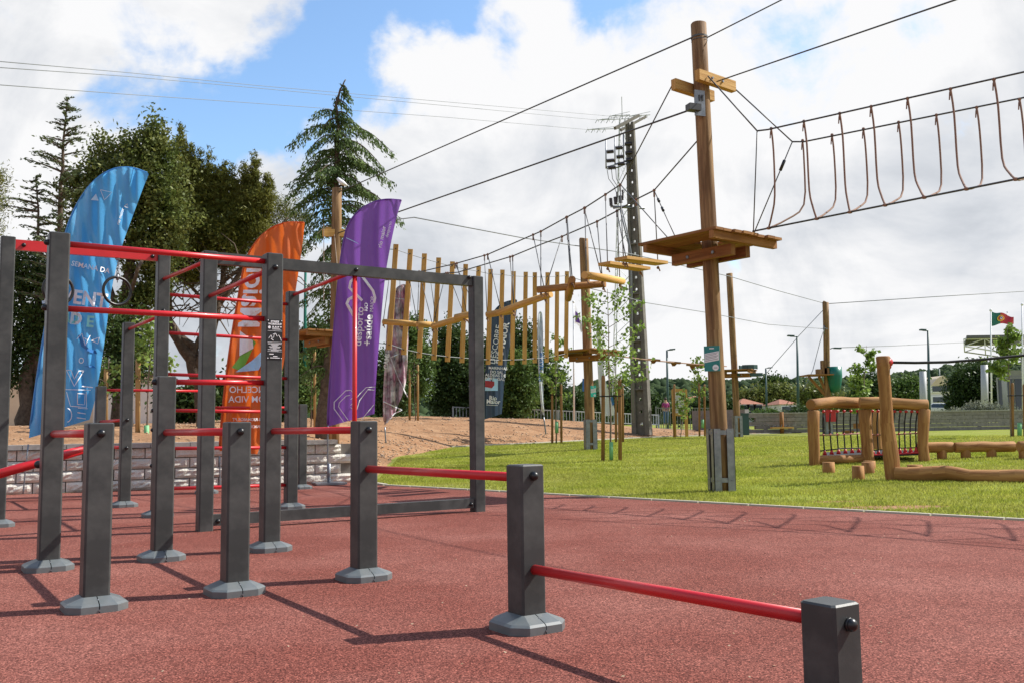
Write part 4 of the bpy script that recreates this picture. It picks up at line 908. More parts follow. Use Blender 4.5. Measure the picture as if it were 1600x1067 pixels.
one('tube', [e5]+tops+[e2], .009, 5).build('upper_cable', M['wire'], pb); one('tube', [onpole(g5, t5, 2.95)]+bots+[onpole(g2, t2, 3.0)], .009, 5).build('lower_cable', M['wire'], pb)
# far rope with small hanging steps
fb = root('step_bridge', 'far rope with small dark wooden steps between the second and third poles', 'rope bridge', at(1050, 566, 32))
one('tube', [at(930, 552, 26), at(980, 558, 28), at(1020, 563, 30), at(1055, 566, 32), at(1090, 569, 34), at(1135, 572, 36)], .022, 6).build('cable', M['rope'], fb)
for (x, y, Y) in ((1021, 563, 30), (1053, 567, 32), (1082, 571, 34), (1104, 571, 35)):
    one('bar', at(x-9, y-1.5, Y), at(x+10, y, Y), .25, .06).build('board_step', M['deck'], fb); b = MB(); p = at(x, y+4.5, Y); b.hexa([at(x-5, y, Y), at(x+6, y, Y), at(x+6, y, Y+.1), at(x-5, y, Y+.1), p+Vector((-.04, 0, 0)), p+Vector((.04, 0, 0)), p+Vector((.04, .1, 0)), p+Vector((-.04, .1, 0))][::1]); b.build('wedge', M['deck'], fb)

# ---------------------------------------------------------------- climbing frame, logs and stumps on the lawn
def wlog(pts, r, parent, name='log', wob=.10, m='robinia', n=18, label=None):
    P = [Vector(p) for p in pts]; Q = []
    for a, c in zip(P[:-1], P[1:]):
        k = max(2, int((c-a).length/.18)); Q += [a.lerp(c, i/k)+Vector((mn.noise((a.x*3+i*.35, a.y, 1)), 0, mn.noise((a.x*3+i*.35, a.y, 9))))*.025 for i in range(k)]
    Q.append(P[-1]); rr = [r*(1+.10*mn.noise((i*.3, P[0].x*5, 4))) for i in range(len(Q))] if not isinstance(r, (list, tuple)) else [float(np.interp(i/(len(Q)-1), np.linspace(0, 1, len(r)), r)) for i in range(len(Q))]
    d0 = (Q[1]-Q[0]).normalized(); d1 = (Q[-1]-Q[-2]).normalized()
    Q = [Q[0]-d0*.015]+Q+[Q[-1]+d1*.015]; rr = [rr[0]*.86]+rr+[rr[-1]*.86]
    o = one('tube', Q, rr, n, True, wob, P[0].x).build(name, M[m], parent)
    if label: o['label'] = label
    return o
ga, gb, gd, gc = ground(1274, 727), ground(1357, 722), ground(1444, 721), ground(1369, 703)
ct = root('climbing_tunnel', 'robinia log climbing frame with black rope net sides on the lawn', 'climbing frame', ga)
def topat(g, px, py): return at(px, py, g.y)
ta, tb, td_, tc_ = topat(ga, 1271, 642), topat(gb, 1351, 640), topat(gd, 1444, 640), topat(gc, 1368, 643)
wlog([ga-Vector((0, 0, .1)), ga.lerp(ta, .5)-Vector((.01, 0, 0)), ta], .105, ct, 'post'); wlog([gb-Vector((0, 0, .1)), gb.lerp(tb, .5)+Vector((.0, 0, 0)), tb], [.115, .105, .12], ct, 'post')
wlog([gd-Vector((0, 0, .1)), gd.lerp(td_, .5)-Vector((.03, 0, 0)), td_], [.105, .09, .11], ct, 'post'); wlog([gc-Vector((0, 0, .1)), tc_], .12, ct, 'post')
l0, l1 = topat(ga, 1271, 632), topat(gb, 1350, 630); wlog([l0-Vector((.05, .02, 0)), l0.lerp(l1, .5)+Vector((0, .3, .045)), l1+Vector((.0, .25, .02))], .105, ct, 'top_log')
l2, l3 = topat(gb, 1346, 629), topat(gd, 1449, 633); wlog([l2-Vector((.05, .08, 0)), l2.lerp(l3, .5)+Vector((0, 0, .02)), l3], .108, ct, 'top_log')
wlog([at(1277, 719, ga.y), at(1320, 717, lerp(ga.y, gb.y, .5)), at(1351, 716, gb.y+.1)], .085, ct, 'bottom_log')
def netside(A0, A1, B0, B1, n, bow):
    """top line A0-A1, bottom line B0-B1"""
    ns_ = MB(); kn = MB()
    for i in range(n):
        t = (i+.7)/(n+.4); a, c = A0.lerp(A1, t), B0.lerp(B1, t); mid = a.lerp(c, .55)+Vector((.0, .05*bow, 0)); o = one('tube', [a, a.lerp(mid, .5)+Vector((0, .03*bow, 0)), mid, mid.lerp(c, .6), c], .0135, 6).build('net_rope', M['ropeb'], ct)
        one('sphere', a-Vector((0, 0, .02)), .035, 8, 5, (1, 1, .8)).build('connector', M['redp'], o); one('tube', [c, c+Vector((0, 0, .09))], [.045, .018], 8).build('connector', M['redp'], o); one('sphere', mid, .026, 8, 5).build('connector', M['redp'], o)
    m0, m1 = A0.lerp(B0, .55), A1.lerp(B1, .55); o = one('tube', [m0, m0.lerp(m1, .5)+Vector((0, .05*bow, -.01)), m1], .0135, 6).build('net_rope', M['rope'], ct); 
    q0, q1 = A0.lerp(B0, .9), A1.lerp(B1, .9); one('tube', [q0, q0.lerp(q1, .5)+Vector((0, .0, .02)), q1], .012, 6).build('net_rope', M['ropeb'], ct)
netside(at(1279, 641, ga.y+.1), at(1347, 640, gb.y+.2), at(1281, 711, ga.y+.15), at(1349, 706, gb.y+.4), 6, 1)
netside(at(1357, 640, gb.y+.1), at(1440, 641, gd.y), at(1359, 711, gb.y+.5), at(1438, 705, gd.y), 9, 1)
b = MB(); q = [at(1283, 714, ga.y+.2), at(1350, 712, gb.y+.4), at(1436, 708, gd.y), at(1436, 703, gd.y+1.0), at(1350, 702, gb.y+1.6), at(1290, 706, ga.y+1.4)]
b.v = [tuple(v) for v in q]+[tuple(v-Vector((0, 0, .03))) for v in q]; b.face([0, 1, 2, 3, 4, 5]); b.face([11, 10, 9, 8, 7, 6])
for k in range(6): k2 = (k+1) % 6; b.face([k, k+6, k2+6, k2])
b.build('floor_mat', M['ropeb'], ct)
b = MB(); b.tube([at(1283, 712.5, ga.y+.15), at(1320, 712, ga.y+.2), at(1350, 711, gb.y+.4), at(1400, 709.5, gb.y), at(1436, 706, gd.y)], .02, 8); b.build('red_edge', M['redp'], ct)
# leaning post with black rope, balance beam
gl = ground(1397, 750); lp = root('leaning_log', 'crooked upright log post with a black rope leaving its top', 'log post', gl)
wlog([gl-Vector((0, 0, .1)), at(1393, 715, gl.y), at(1386, 660, gl.y), at(1384, 620, gl.y), at(1381, 585, gl.y), at(1379.5, 558, gl.y)], [.105, .115, .10, .09, .085, .09, .10], lp, 'post', .06)
b = MB(); p = at(1388, 566, gl.y); b.tube([p+Vector((-.05, 0, 0)), p+Vector((.05, 0, 0))], [.09, .05], 8); b.sphere(p+Vector((.0, 0, .05)), .04, 8, 5); b.sphere(p-Vector((0, 0, .06)), .045, 8, 5); b.build('rope_clamp', M['redp'], lp)
one('tube', [p]+[at(x, y, gl.y-.1) for x, y in ((1430, 566.5), (1480, 565.5), (1540, 561), (1600, 555), (1680, 545))], .020, 8).build('rope', M['ropeb'], lp)
bb_ = root('balance_beam', 'long low wavy log beam lying right of the crooked post', 'balance beam', gl)
wlog([at(1400, 739, gl.y-.12), at(1440, 739, gl.y-.3), at(1480, 738, gl.y-.5), at(1515, 743, gl.y-.7), at(1560, 744, gl.y-.8), at(1640, 748, gl.y-1.1)], [.10, .115, .10, .09, .10, .10], bb_, 'beam', .05)
for (bx, by, h, r, lab) in ((1295, 739, 17, .10, 'stump standing alone in front of the left net post'), (1341.5, 749, 21, .092, 'front stump of the three by the middle net post'), (1356.5, 740, 18, .10, 'stump touching the middle net post, right of the front one'), (1359, 733, 13, .10, 'stump half hidden behind another at the middle net post'), (1430, 738, 12, .12, 'low stump just showing above the long log beam')):
    g = ground(bx, by); o = one('tube', [g-Vector((0, 0, .05)), g+Vector((0, 0, .03)), g+Vector((0, 0, h*g.y/F))], [r, r, r*.97], 18, True, .05, bx).build('stump', M['robinia'], None, 'short sawn round '+lab, loc=g); tagp(o, None, 'stump', 'sawn stumps on the lawn')
for (x0, y0, x1, y1, lg, lab) in ((1434, 699, 1488, 698, ((1472, 717),), 'pale topped log bench just right of the rope net frame'), (1493, 698, 1584, 697, ((1509, 716), (1565, 716)), 'reddish log bench, middle one of the row at right'), (1593, 697, 1660, 697, ((1600, 717), (1645, 718)), 'log bench cut off by the right edge')):
    g = ground(*lg[0]); r_ = root('log_bench', lab, 'bench', g, 'low log benches in a row'); wlog([at(x0, y0, g.y), at((x0+x1)/2, (y0+y1)/2-.5, g.y), at(x1, y1, g.y)], .10, r_, 'seat', .05)
    for (lx, ly) in lg: q = ground(lx, ly); q.y = g.y; wlog([q-Vector((0, 0, .05)), q+Vector((0, 0, .2))], .09, r_, 'leg', .03)
g = onY(1222, 43, 672); r_ = root('balance_board', 'small post with a yellow board, far on the lawn near the grey wall', 'play equipment', g)
one('tube', [g, g+Vector((0, 0, 1.0))], .09, 10).build('post', M['deck'], r_); one('bar', g+Vector((-.5, 0, .27)), g+Vector((.5, 0, .27)), .4, .07).build('board', M['plank'], r_)
b = MB()
for k in range(6): b.tube([g+Vector((-.45+k*.18, -.15, .3)), g+Vector((-.4+k*.18, -.15, .42))], .02, 5)
b.build('peg', M['galv'], r_)
# ---------------------------------------------------------------- concrete power pole
g = onY(1003.5, 39.5, 682); tp = at(984.5, 192, 39.5); r_ = root('power_pole', 'tapered grey concrete power pole with black insulators at its head', 'power pole', g)
ax = tp-g; a = R(-28); e1 = Vector((math.cos(a), math.sin(a), 0)); e2 = Vector((-e1.y, e1.x, 0)); H_ = ax.length
def cp(t, x, y): w = lerp(1, .45, t); return g+ax*t+e1*x*w+e2*y*w
b = MB()
for s_ in (-1, 1):
    b.hexa([cp(0, s_*.30-.10, -.20), cp(0, s_*.30+.10, -.20), cp(0, s_*.30+.10, .20), cp(0, s_*.30-.10, .20), cp(1, s_*.30-.10, -.2), cp(1, s_*.30+.10, -.2), cp(1, s_*.30+.10, .2), cp(1, s_*.30-.10, .2)])
b.build('flange', M['concrete'], r_)
n = 26; b = MB()
for k in range(n):
    t0, t1_ = k/n, (k+1)/n-.0085
    b.hexa([cp(t0, -.21, -.06), cp(t0, .21, -.06), cp(t0, .21, .06), cp(t0, -.21, .06), cp(t1_, -.21, -.06), cp(t1_, .21, -.06), cp(t1_, .21, .06), cp(t1_, -.21, .06)])
    b.hexa([cp(t1_, -.21, -.06), cp(t1_, -.07, -.06), cp(t1_, -.07, .06), cp(t1_, -.21, .06), cp(t1_+.009, -.21, -.06), cp(t1_+.009, -.07, -.06), cp(t1_+.009, -.07, .06), cp(t1_+.009, -.21, .06)])
    b.hexa([cp(t1_, .07, -.06), cp(t1_, .21, -.06), cp(t1_, .21, .06), cp(t1_, .07, .06), cp(t1_+.009, .07, -.06), cp(t1_+.009, .21, -.06), cp(t1_+.009, .21, .06), cp(t1_+.009, .07, .06)])
for t in (.14, .29, .44, .60, .75): b.hexa([cp(t, -.22, -.19), cp(t, .22, -.19), cp(t, .22, .19), cp(t, -.22, .19), cp(t+.005, -.22, -.19), cp(t+.005, .22, -.19), cp(t+.005, .22, .19), cp(t+.005, -.22, .19)])
b.build('web', M['concrete'], r_)
for (p, q, w) in (((961, 201), (998, 181), .12), ((970, 204), (1009, 183), .10)): one('bar', at(*p, 38.9 if w > .11 else 40.1), at(*q, 40.2 if w > .11 else 41.3), w, w*1.1).build('crossarm', M['concrete'], r_)
Yi = 39.2
def insul(p, q, r=.10):
    b = MB(); p, q = Vector(p), Vector(q); n = 7; pts = []; rr = []
    for i in range(n*2+1): pts.append(p.lerp(q, i/(n*2))); rr.append(r if i % 2 else r*.55)
    b.tube(pts, rr, 9); return b.build('insulator', M['insul'], r_)
for row, (yy, xs_) in enumerate(((236, ((948, 959), (962, 973), (976, 988))), (250, ((948, 960), (963, 974), (977, 988))), (261, ((950, 962), (965, 976), (978, 988))))):
    for k, (xa, xb) in enumerate(xs_): insul(at(xa, yy-k*6+2, Yi-.5+k*.4), at(xb, yy-k*6+1, Yi-.5+k*.4))
b = MB()
for k, x in enumerate((946.5, 960.5, 974)): b.tube([at(x, 228-k*6-8, Yi-.5+k*.4), at(x+.5, 264-k*7, Yi-.5+k*.4)], .03, 6); b.tube([at(x, 262-k*5, Yi-.5+k*.4), at(982, 252, Yi+.3)], .03, 6)
b.tube([at(948, 264, Yi), at(966, 262, Yi), at(984, 254, Yi+.3)], .03, 6); b.build('bracket', M['galv'], r_); b = MB(); b.tube([at(954, 323, Yi), at(984, 325, Yi+.3), at(1007, 326, Yi+.5)], .05, 6); b.tube([at(958, 326, Yi), at(984, 321, Yi)], .04, 6); b.build('bracket', M['galv'], r_)
for (x, y) in ((955, 313), (962, 311), (970, 309)): insul(at(x, y+9, Yi), at(x-1, y-3, Yi), .09)
for (x, y) in ((964, 300), (973, 297)): insul(at(x, y+16, Yi), at(x, y, Yi), .05)
b = MB()
for k in range(3): b.tube([at(948+k*7, 262, Yi), at(951+k*6, 280, Yi), at(960+k*5, 292, Yi), at(962+k*4, 300, Yi)], .015, 5)
for k in range(2): b.tube([at(969+k*3, 328, Yi-.1), at(976+k*3, 358, Yi-.2), at(985+k, 395, Yi-.2), at(988+k*2, 660, Yi-.2)], .03, 6)
b.build('jumper_wire', M['wire'], r_)
# distant lattice pylon
g = onY(984, 170, 660); r_ = root('lattice_pylon', 'faint distant lattice pylon mostly hidden behind the concrete pole', 'pylon', g); tz = at(984, 154, 170).z; b = MB(); n = 14
for k in range(n):
    z0, z1 = lerp(g.z, tz-4, k/n), lerp(g.z, tz-4, (k+1)/n); w0_, w1_ = lerp(3.0, .5, k/n), lerp(3.0, .5, (k+1)/n); cs = [(-1, -1), (1, -1), (1, 1), (-1, 1)]
    for i in range(4):
        a_, c_ = cs[i], cs[(i+1) % 4]; P = lambda q, w, z: Vector((g.x+q[0]*w, g.y+q[1]*w, z)); b.tube([P(a_, w0_, z0), P(a_, w1_, z1)], .07, 4, False); b.tube([P(a_, w0_, z0), P(c_, w1_, z1)], .045, 4, False); b.tube([P(c_, w0_, z0), P(a_, w1_, z1)], .045, 4, False)
b.tube([(g.x, g.y, tz-4), (g.x, g.y, tz+.3)], .08, 4)
for (x0, x1, y) in ((953, 984, 182), (933, 984, 188), (918, 984, 203), (984, 1016, 182)):
    b.tube([at(x0, y, 170), at(x1, y-2, 170)], .08, 4); b.tube([at(x0, y, 170), at(x1, y-7, 170)], .05, 4)
    for k in range(4): x = lerp(x0, x0+26, k/3); b.tube([at(x, y, 170), at(x-3, y+5, 170)], .06, 4); b.tube([at(x, y-3, 170), at(x+3, y+4, 170)], .04, 4)
b.build('lattice', M['grey'], r_)
for (P, lab) in ((((-30, 94, 60), (200, 114, 90), (400, 134, 120), (700, 160, 150), (953, 182, 170)), 'topmost of three thin power lines crossing the upper left sky'), (((-30, 104, 60), (200, 120, 90), (400, 138, 120), (700, 166, 150), (933, 188, 170)), 'second power line, running just below the topmost at upper left'), (((-30, 131, 60), (200, 148, 90), (400, 162, 120), (700, 184, 150), (918, 203, 170)), 'lowest of three thin power lines crossing the upper left sky')):
    cable(lab, [at(*p) for p in P], .035, 'wire', 'power_line', 'power line', 'power lines from the pylon')

# ---------------------------------------------------------------- planting
def crown(name, clumps, Y, m, n, size, parent, depth=.9, shell=.45, aspect=.55, droop=0, cl=.18, edge=1):
    """clumps: (px, py, rx, ry) in photo pixels at world depth Y; leaves gather in small tufts"""
    C = []; tot = sum(c[2]*c[3] for c in clumps); s = Y/F
    for (px, py, rx, ry) in clumps:
        c = at(px, py, Y); k = max(8, int(n*rx*ry/tot)); tf = max(3, k//(48 if k > 600 else 26))
        d = rng.normal(size=(tf, 3)); d /= np.linalg.norm(d, axis=1)[:, None]; rad = rng.uniform(0, 1, tf)**shell
        T_ = d*rad[:, None]*np.array([rx*s, depth*(rx+ry)*.5*s, ry*s]); T_ = T_*(1+.22*np.sin(d[:, :1]*7+px)*np.cos(d[:, 2:]*6+py))
        idx = rng.integers(0, tf, k); C.append(np.array(c)+T_[idx]+rng.normal(size=(k, 3))*cl*np.array([1, 1, .8]))
    for (px, py, rx, ry) in clumps:      # ragged outline: sprigs standing out of each clump
        if rx < 14 or edge == 0: continue
        for q in range(int(edge*(rx+ry)/9)):
            a = rng.uniform(0, 6.283); f_ = rng.uniform(.92, 1.2); c = at(px+rx*f_*math.cos(a), py+ry*f_*math.sin(a), Y+rng.normal()*rx*s*.6); w = rng.uniform(.08, .2)
            C.append(np.array(c)+rng.normal(size=(int(rng.uniform(12, 34)), 3))*np.array([w, w, w*rng.uniform(.6, 1.8)]))
    me = leafmesh(name, np.concatenate(C), size, M[m], aspect, droop); inv = WM[parent].inverted(); me.transform(inv); return link(name, me, parent)
def limbs(parent, paths, m='bark', name='trunk'):
    b = MB()
    for (P, r0, r1) in paths:
        P = [Vector(p) for p in P]; Q = []
        for a, c in zip(P[:-1], P[1:]): Q += [a.lerp(c, i/4)+Vector((mn.noise((a.x+i*.5, a.z, 0)), mn.noise((a.x+i, a.z, 5)), 0))*r0*.5 for i in range(4)]
        Q.append(P[-1]); b.tube(Q, [lerp(r0, r1, i/(len(Q)-1)) for i in range(len(Q))], 9, True, .15)
    return b.build(name, M[m], parent)
def conifer(parent, axis, levels, m, Y, seed, upturn, leaf, dens, sprays=1.0, droopy=False):
    """axis: list of px points base->top; levels: list (py, left px reach, right px reach)"""
    rs = np.random.default_rng(seed); s = Y/F; ys_ = [l[0] for l in levels]; A = [p[1] for p in axis][::-1]; B = [p[0] for p in axis][::-1]
    C = []; AX = []; br = MB(); y = ys_[0]; k = 0
    while y < ys_[-1]:
        lw, rw = np.interp(y, ys_, [l[1] for l in levels]), np.interp(y, ys_, [l[2] for l in levels]); c = at(float(np.interp(y, A, B)), y, Y); nb_ = 3 if droopy else 2
        for _ in range(nb_):
            a = rs.uniform(0, 2*np.pi); Lh = (rw if math.cos(a) > 0 else lw)*s*rs.uniform(.65, 1.08)*(abs(math.cos(a))*.75+.25 if True else 1); dr = Vector((math.cos(a), math.sin(a), 0)); n = max(4, int(Lh/.16)); P = []
            for i in range(n+1):
                t = i/n; z = (upturn*t*(1-.2*t)*Lh if not droopy else (.28*t-.62*t*t)*Lh); P.append(c+dr*Lh*t+Vector((0, 0, z)))
            br.tube(P, [max(.006, .022*(1-i/n)+.005)*(1+Lh*.25) for i in range(n+1)], 5, False)
            for i in range(1, n+1):
                p = P[i]; t = i/n; wd = Lh*(.10+.22*math.sin(math.pi*min(1, t*.9+.08)))*sprays
                q = int(dens*(1.0 if t > .25 else .5)*(wd/.3+.5))
                sd_ = np.array((-dr.y, dr.x, 0)); u = rs.uniform(-1, 1, q); off = sd_[None, :]*(u*wd)[:, None]+np.array(dr)[None, :]*rs.normal(size=(q, 1))*.09
                off[:, 2] += (-np.abs(rs.normal(size=q))*(.24 if droopy else .03)-np.abs(u)*wd*(.5 if droopy else -.05))
                C.append(np.array(p)+off); AX.append(np.array(dr)[None, :]*(.3 if droopy else .9)+sd_[None, :]*u[:, None]*1.1+np.array([[0, 0, -1.1 if droopy else .25]]))
        y += (4.4 if droopy else 7.0)*rs.uniform(.6, 1.4); k += 1
    br.build('branches', M['bark'], parent, kind='stuff')
    me = leafmesh('needles', np.concatenate(C), leaf, M[m], .36, 0, np.concatenate(AX)); me.transform(WM[parent].inverted()); link('needles', me, parent)
# cedar
Y = 25; g = onY(505, Y, 655); r_ = root('cedar_tree', 'drooping green cedar with a bent tip behind the purple flag', 'tree', g)
limbs(r_, [([g-Vector((0, 0, .2)), at(507, 620, Y), at(515, 570, Y), at(522, 500, Y), at(527, 400, Y), at(528, 300, Y), at(526, 220, Y), at(528, 190, Y)], .19, .05), ([at(528, 192, Y), at(525, 165, Y), at(532, 140, Y), at(540, 125, Y)], .05, .015)])
def cedar(parent, brs, ax, Y, m, leaf, dens):
    C = []; AX = []; br = MB(); s_ = Y/F; rs = np.random.default_rng(4); A = [p[1] for p in ax][::-1]; B = [p[0] for p in ax][::-1]; allb = [(y0, at(x1, y1, Y+dy)) for (y0, x1, y1, dy) in brs]
    for k in range(46):
        y0 = 180+k*9.2; a = rs.uniform(0, 6.28); c = at(float(np.interp(y0, A, B)), y0, Y); L_ = float(np.interp(y0, [180, 220, 300, 600], [.35, .95, 1.35, 1.1]))*rs.uniform(.6, 1.0); allb.append((y0, c+Vector((math.cos(a)*L_*.8, math.sin(a)*L_, -.22*L_))))
    for (y0, tip) in allb:
        c = at(float(np.interp(y0, A, B)), y0, Y); L_ = (tip-c).length; n = max(5, int(L_/.10)); d = (tip-c).normalized(); sd_ = np.array((-d.y, d.x, 0))/max(.1, math.hypot(d.x, d.y)); P = []
        for i in range(n+1): t = i/n; P.append(c.lerp(tip, t)+Vector((0, 0, .20*L_*math.sin(math.pi*min(1, t*1.05))*(1-.2*t))))
        br.tube(P, [max(.006, .026*(1-i/n)+.005) for i in range(n+1)], 5, False)
        for i in range(1, n+1):
            p = P[i]; t = i/n; wd = .06+.22*L_*math.sin(math.pi*min(1, .12+t*.82)); k = int(dens*(.45+wd/.35)); u = rs.uniform(-1, 1, k)
            # hanging twigs: groups of needles falling below the branch
            tw = rs.integers(0, 5, k)/5.0-.4; hang = np.abs(rs.normal(size=k))*.10+.02; off = sd_[None, :]*((tw*1.8*wd+rs.normal(size=k)*.025))[:, None]+np.array(d)[None, :]*rs.normal(size=(k, 1))*.05; off[:, 2] -= hang+np.abs(tw)*wd*.35
            C.append(np.array(p)+off); AX.append(np.array(d)[None, :]*.5+sd_[None, :]*tw[:, None]*1.4+np.array([[0, 0, -.9]])+rs.normal(size=(k, 3))*.25)
    br.build('branches', M['bark'], parent, kind='stuff'); me = leafmesh('needles', np.concatenate(C), leaf, M[m], .34, 0, np.concatenate(AX)); me.transform(WM[parent].inverted()); link('needles', me, parent)
cedar(r_, [(134, 543, 140, 0), (142, 548, 152, 0), (150, 524, 162, .1), (158, 548, 172, 0), (168, 516, 184, 0), (178, 486, 181, .1), (176, 553, 190, -.1), (186, 500, 205, -.3), (190, 572, 206, .2), (200, 452, 226, .2), (204, 615, 238, .1), (214, 480, 236, -.5), (222, 600, 262, -.2), (230, 565, 252, -.6), (238, 470, 262, .3), (248, 470, 280, -.4), (252, 590, 268, .4), (262, 613, 284, 0), (266, 452, 286, .1), (278, 575, 300, -.5), (284, 447, 306, .3), (292, 600, 318, .5), (298, 628, 342, -.1), (304, 452, 330, 0), (318, 604, 350, .3), (330, 466, 358, .2), (345, 590, 372, 0), (360, 470, 390, .3), (385, 488, 420, -.2), (400, 570, 430, .2), (420, 480, 450, .3), (450, 560, 480, 0), (460, 482, 492, 0), (500, 484, 530, .2), (520, 556, 550, 0), (545, 486, 580, .1), (560, 545, 590, .2), (580, 488, 610, 0)],
      [(507, 655), (515, 570), (527, 400), (528, 300), (526, 220), (528, 180), (526, 165), (532, 140), (540, 125)], Y, 'leaf_cedar', .115, 26)
# sparse conifers at left
Y = 23; g = onY(88, Y, 650); r_ = root('fir_tree', 'thin spindly conifer with upswept sparse branches, leftmost tall tree', 'tree', g)
limbs(r_, [([g-Vector((0, 0, .2)), at(90, 560, Y), at(92, 450, Y), at(94, 340, Y), at(98, 240, Y), at(105, 158, Y)], .13, .012)])
conifer(r_, [(88, 650), (92, 450), (94, 340), (98, 240), (105, 155)], [(155, 6, 6), (185, 12, 18), (215, 25, 32), (240, 55, 34), (260, 62, 30), (300, 48, 34), (340, 44, 30), (400, 60, 34), (480, 60, 30)], 'leaf_fir', Y, 5, .42, .10, 17, .8)
Y = 24; g = onY(60, Y, 650); r_ = root('fir_tree', 'smaller bare looking conifer left of the spindly tall one', 'tree', g)
limbs(r_, [([g-Vector((0, 0, .2)), at(58, 500, Y), at(60, 380, Y), at(57, 278, Y)], .10, .012)])
conifer(r_, [(60, 650), (60, 380), (57, 276)], [(276, 6, 8), (300, 40, 18), (330, 52, 30), (360, 40, 30), (400, 48, 30), (470, 50, 30)], 'leaf_fir', Y, 9, .15, .095, 13, .8)
# oak
Y = 24.5; g = onY(186, Y, 650); r_ = root('oak_tree', 'dense broadleaf oak with small olive leaves behind the blue flag', 'tree', g)
limbs(r_, [([g-Vector((0, 0, .2)), at(188, 580, Y), at(194, 490, Y), at(205, 400, Y), at(225, 320, Y)], .20, .08), ([at(190, 500, Y), at(160, 420, Y), at(140, 330, Y)], .09, .03), ([at(205, 410, Y), at(250, 340, Y+1), at(270, 290, Y)], .09, .03), ([at(196, 490, Y), at(215, 420, Y-1), at(235, 380, Y)], .07, .03)])
crown('foliage', [(232, 285, 58, 62), (190, 300, 58, 62), (165, 258, 34, 32), (245, 235, 34, 34), (212, 228, 26, 24), (262, 330, 40, 60), (225, 370, 52, 55), (150, 330, 42, 55), (240, 205, 14, 24), (160, 222, 12, 18), (238, 440, 30, 48), (215, 470, 26, 40), (128, 400, 38, 60), (258, 400, 26, 40), (120, 290, 22, 30)], Y, 'leaf_oak', 40000, .112, r_, cl=.13)
Y = 24; g = onY(40, Y, 655); r_ = root('oak_tree', 'dark leafy tree with a leaning trunk behind the left edge posts', 'tree', g)
limbs(r_, [([g-Vector((0, 0, .2)), at(44, 590, Y), at(56, 540, Y), at(64, 480, Y), at(60, 420, Y)], .22, .07), ([at(58, 530, Y), at(30, 450, Y), at(20, 420, Y)], .09, .03)])
crown('foliage', [(30, 425, 50, 36), (75, 440, 45, 40), (25, 510, 42, 50), (68, 520, 40, 40), (15, 570, 34, 40), (95, 480, 30, 46), (-25, 470, 50, 60)], Y, 'leaf_dark', 22000, .10, r_, cl=.16)
g = onY(205, 23, 655); r_ = root('leafy_shrub', 'dark green leafy tree low between the saplings at left', 'shrub', g); limbs(r_, [([g-Vector((0, 0, .1)), at(200, 600, 23), at(192, 540, 23)], .08, .04)])
crown('foliage', [(185, 530, 34, 55), (205, 560, 24, 46), (180, 590, 26, 30)], 23, 'leaf_dark', 8000, .10, r_, cl=.15)
# pines
Y = 27; g = onY(322, Y, 655); r_ = root('pine_tree', 'dark pine with upright candle tips and leaning forked trunk', 'tree', g)
limbs(r_, [([g-Vector((0, 0, .2)), at(314, 600, Y), at(296, 560, Y), at(262, 500, Y), at(262, 420, Y), at(280, 340, Y), at(282, 240, Y)], .25, .06), ([at(312, 600, Y), at(300, 540, Y), at(262, 512, Y), at(240, 470, Y)], .15, .05), ([at(306, 580, Y), at(330, 520, Y), at(350, 440, Y), at(350, 330, Y)], .17, .05), ([at(300, 560, Y), at(330, 480, Y), at(270, 420, Y)], .09, .03), ([at(340, 480, Y), at(380, 420, Y), at(420, 370, Y), at(450, 340, Y)], .09, .02), ([at(350, 440, Y), at(400, 400, Y), at(440, 400, Y)], .06, .015), ([at(345, 500, Y), at(300, 450, Y), at(320, 400, Y)], .06, .02)])
def candles(L_): 
    o = []
    for (x, yt, yb, w) in L_:
        n = int((yb-yt)/9)
        for i in range(n): t = i/n; o.append((x+2*math.sin(i), lerp(yt+5, yb, t), 3+w*t, 7+w*.4*t))
    return o
PC = candles([(281, 192, 300, 36), (326, 234, 330, 24), (352, 250, 340, 26), (398, 236, 330, 30), (300, 225, 300, 20), (378, 268, 340, 24), (420, 270, 330, 14), (310, 245, 310, 20)])+[(296, 336, 32, 32), (345, 362, 42, 30), (300, 378, 40, 34), (384, 345, 28, 24), (345, 390, 46, 28), (408, 312, 20, 18), (270, 400, 26, 28), (300, 430, 30, 16), (390, 365, 32, 18)]
NC = len(PC)-9
crown('needles', PC[NC:], Y, 'leaf_pine', 52000, .14, r_, aspect=.2, cl=.12, shell=.35, edge=0)
for q in range(70): px_ = rng.uniform(262, 425); base_ = float(np.interp(px_, [262, 290, 330, 370, 400, 430], [262, 268, 290, 300, 285, 305])); h_ = rng.uniform(12, 38); PC.insert(0, (px_, base_+rng.uniform(-14, 40), rng.uniform(3, 6), h_))
NC = len(PC)-9
crown('candle_needles', PC[:NC], Y, 'leaf_pine', 62000, .13, r_, aspect=.2, cl=.05, shell=.6, edge=0, droop=-.9)
b = MB()
for q in range(150):
    x0_, y0_ = rng.uniform(255, 440), rng.uniform(400, 500); x1_, y1_ = x0_+rng.uniform(-60, 70), y0_+rng.uniform(-50, 60); Yq = Y+rng.uniform(-1, 1); m0 = at((x0_+x1_)/2+rng.uniform(-8, 8), (y0_+y1_)/2-rng.uniform(-4, 14), Yq); b.tube([at(x0_, y0_, Yq), m0, at(x1_, y1_, Yq)], [.022, .016, .006], 4, False)
b.build('dead_twigs', M['bark'], r_, kind='stuff')
Y = 31; g = onY(452, Y, 655); r_ = root('pine_tree', 'open dark pine branches reaching right towards the orange flag', 'tree', g)
limbs(r_, [([g-Vector((0, 0, .2)), at(448, 560, Y), at(435, 470, Y), at(430, 380, Y)], .14, .04), ([at(432, 400, Y), at(460, 350, Y)], .05, .02), ([at(436, 460, Y), at(390, 420, Y), at(370, 400, Y)], .06, .02)])
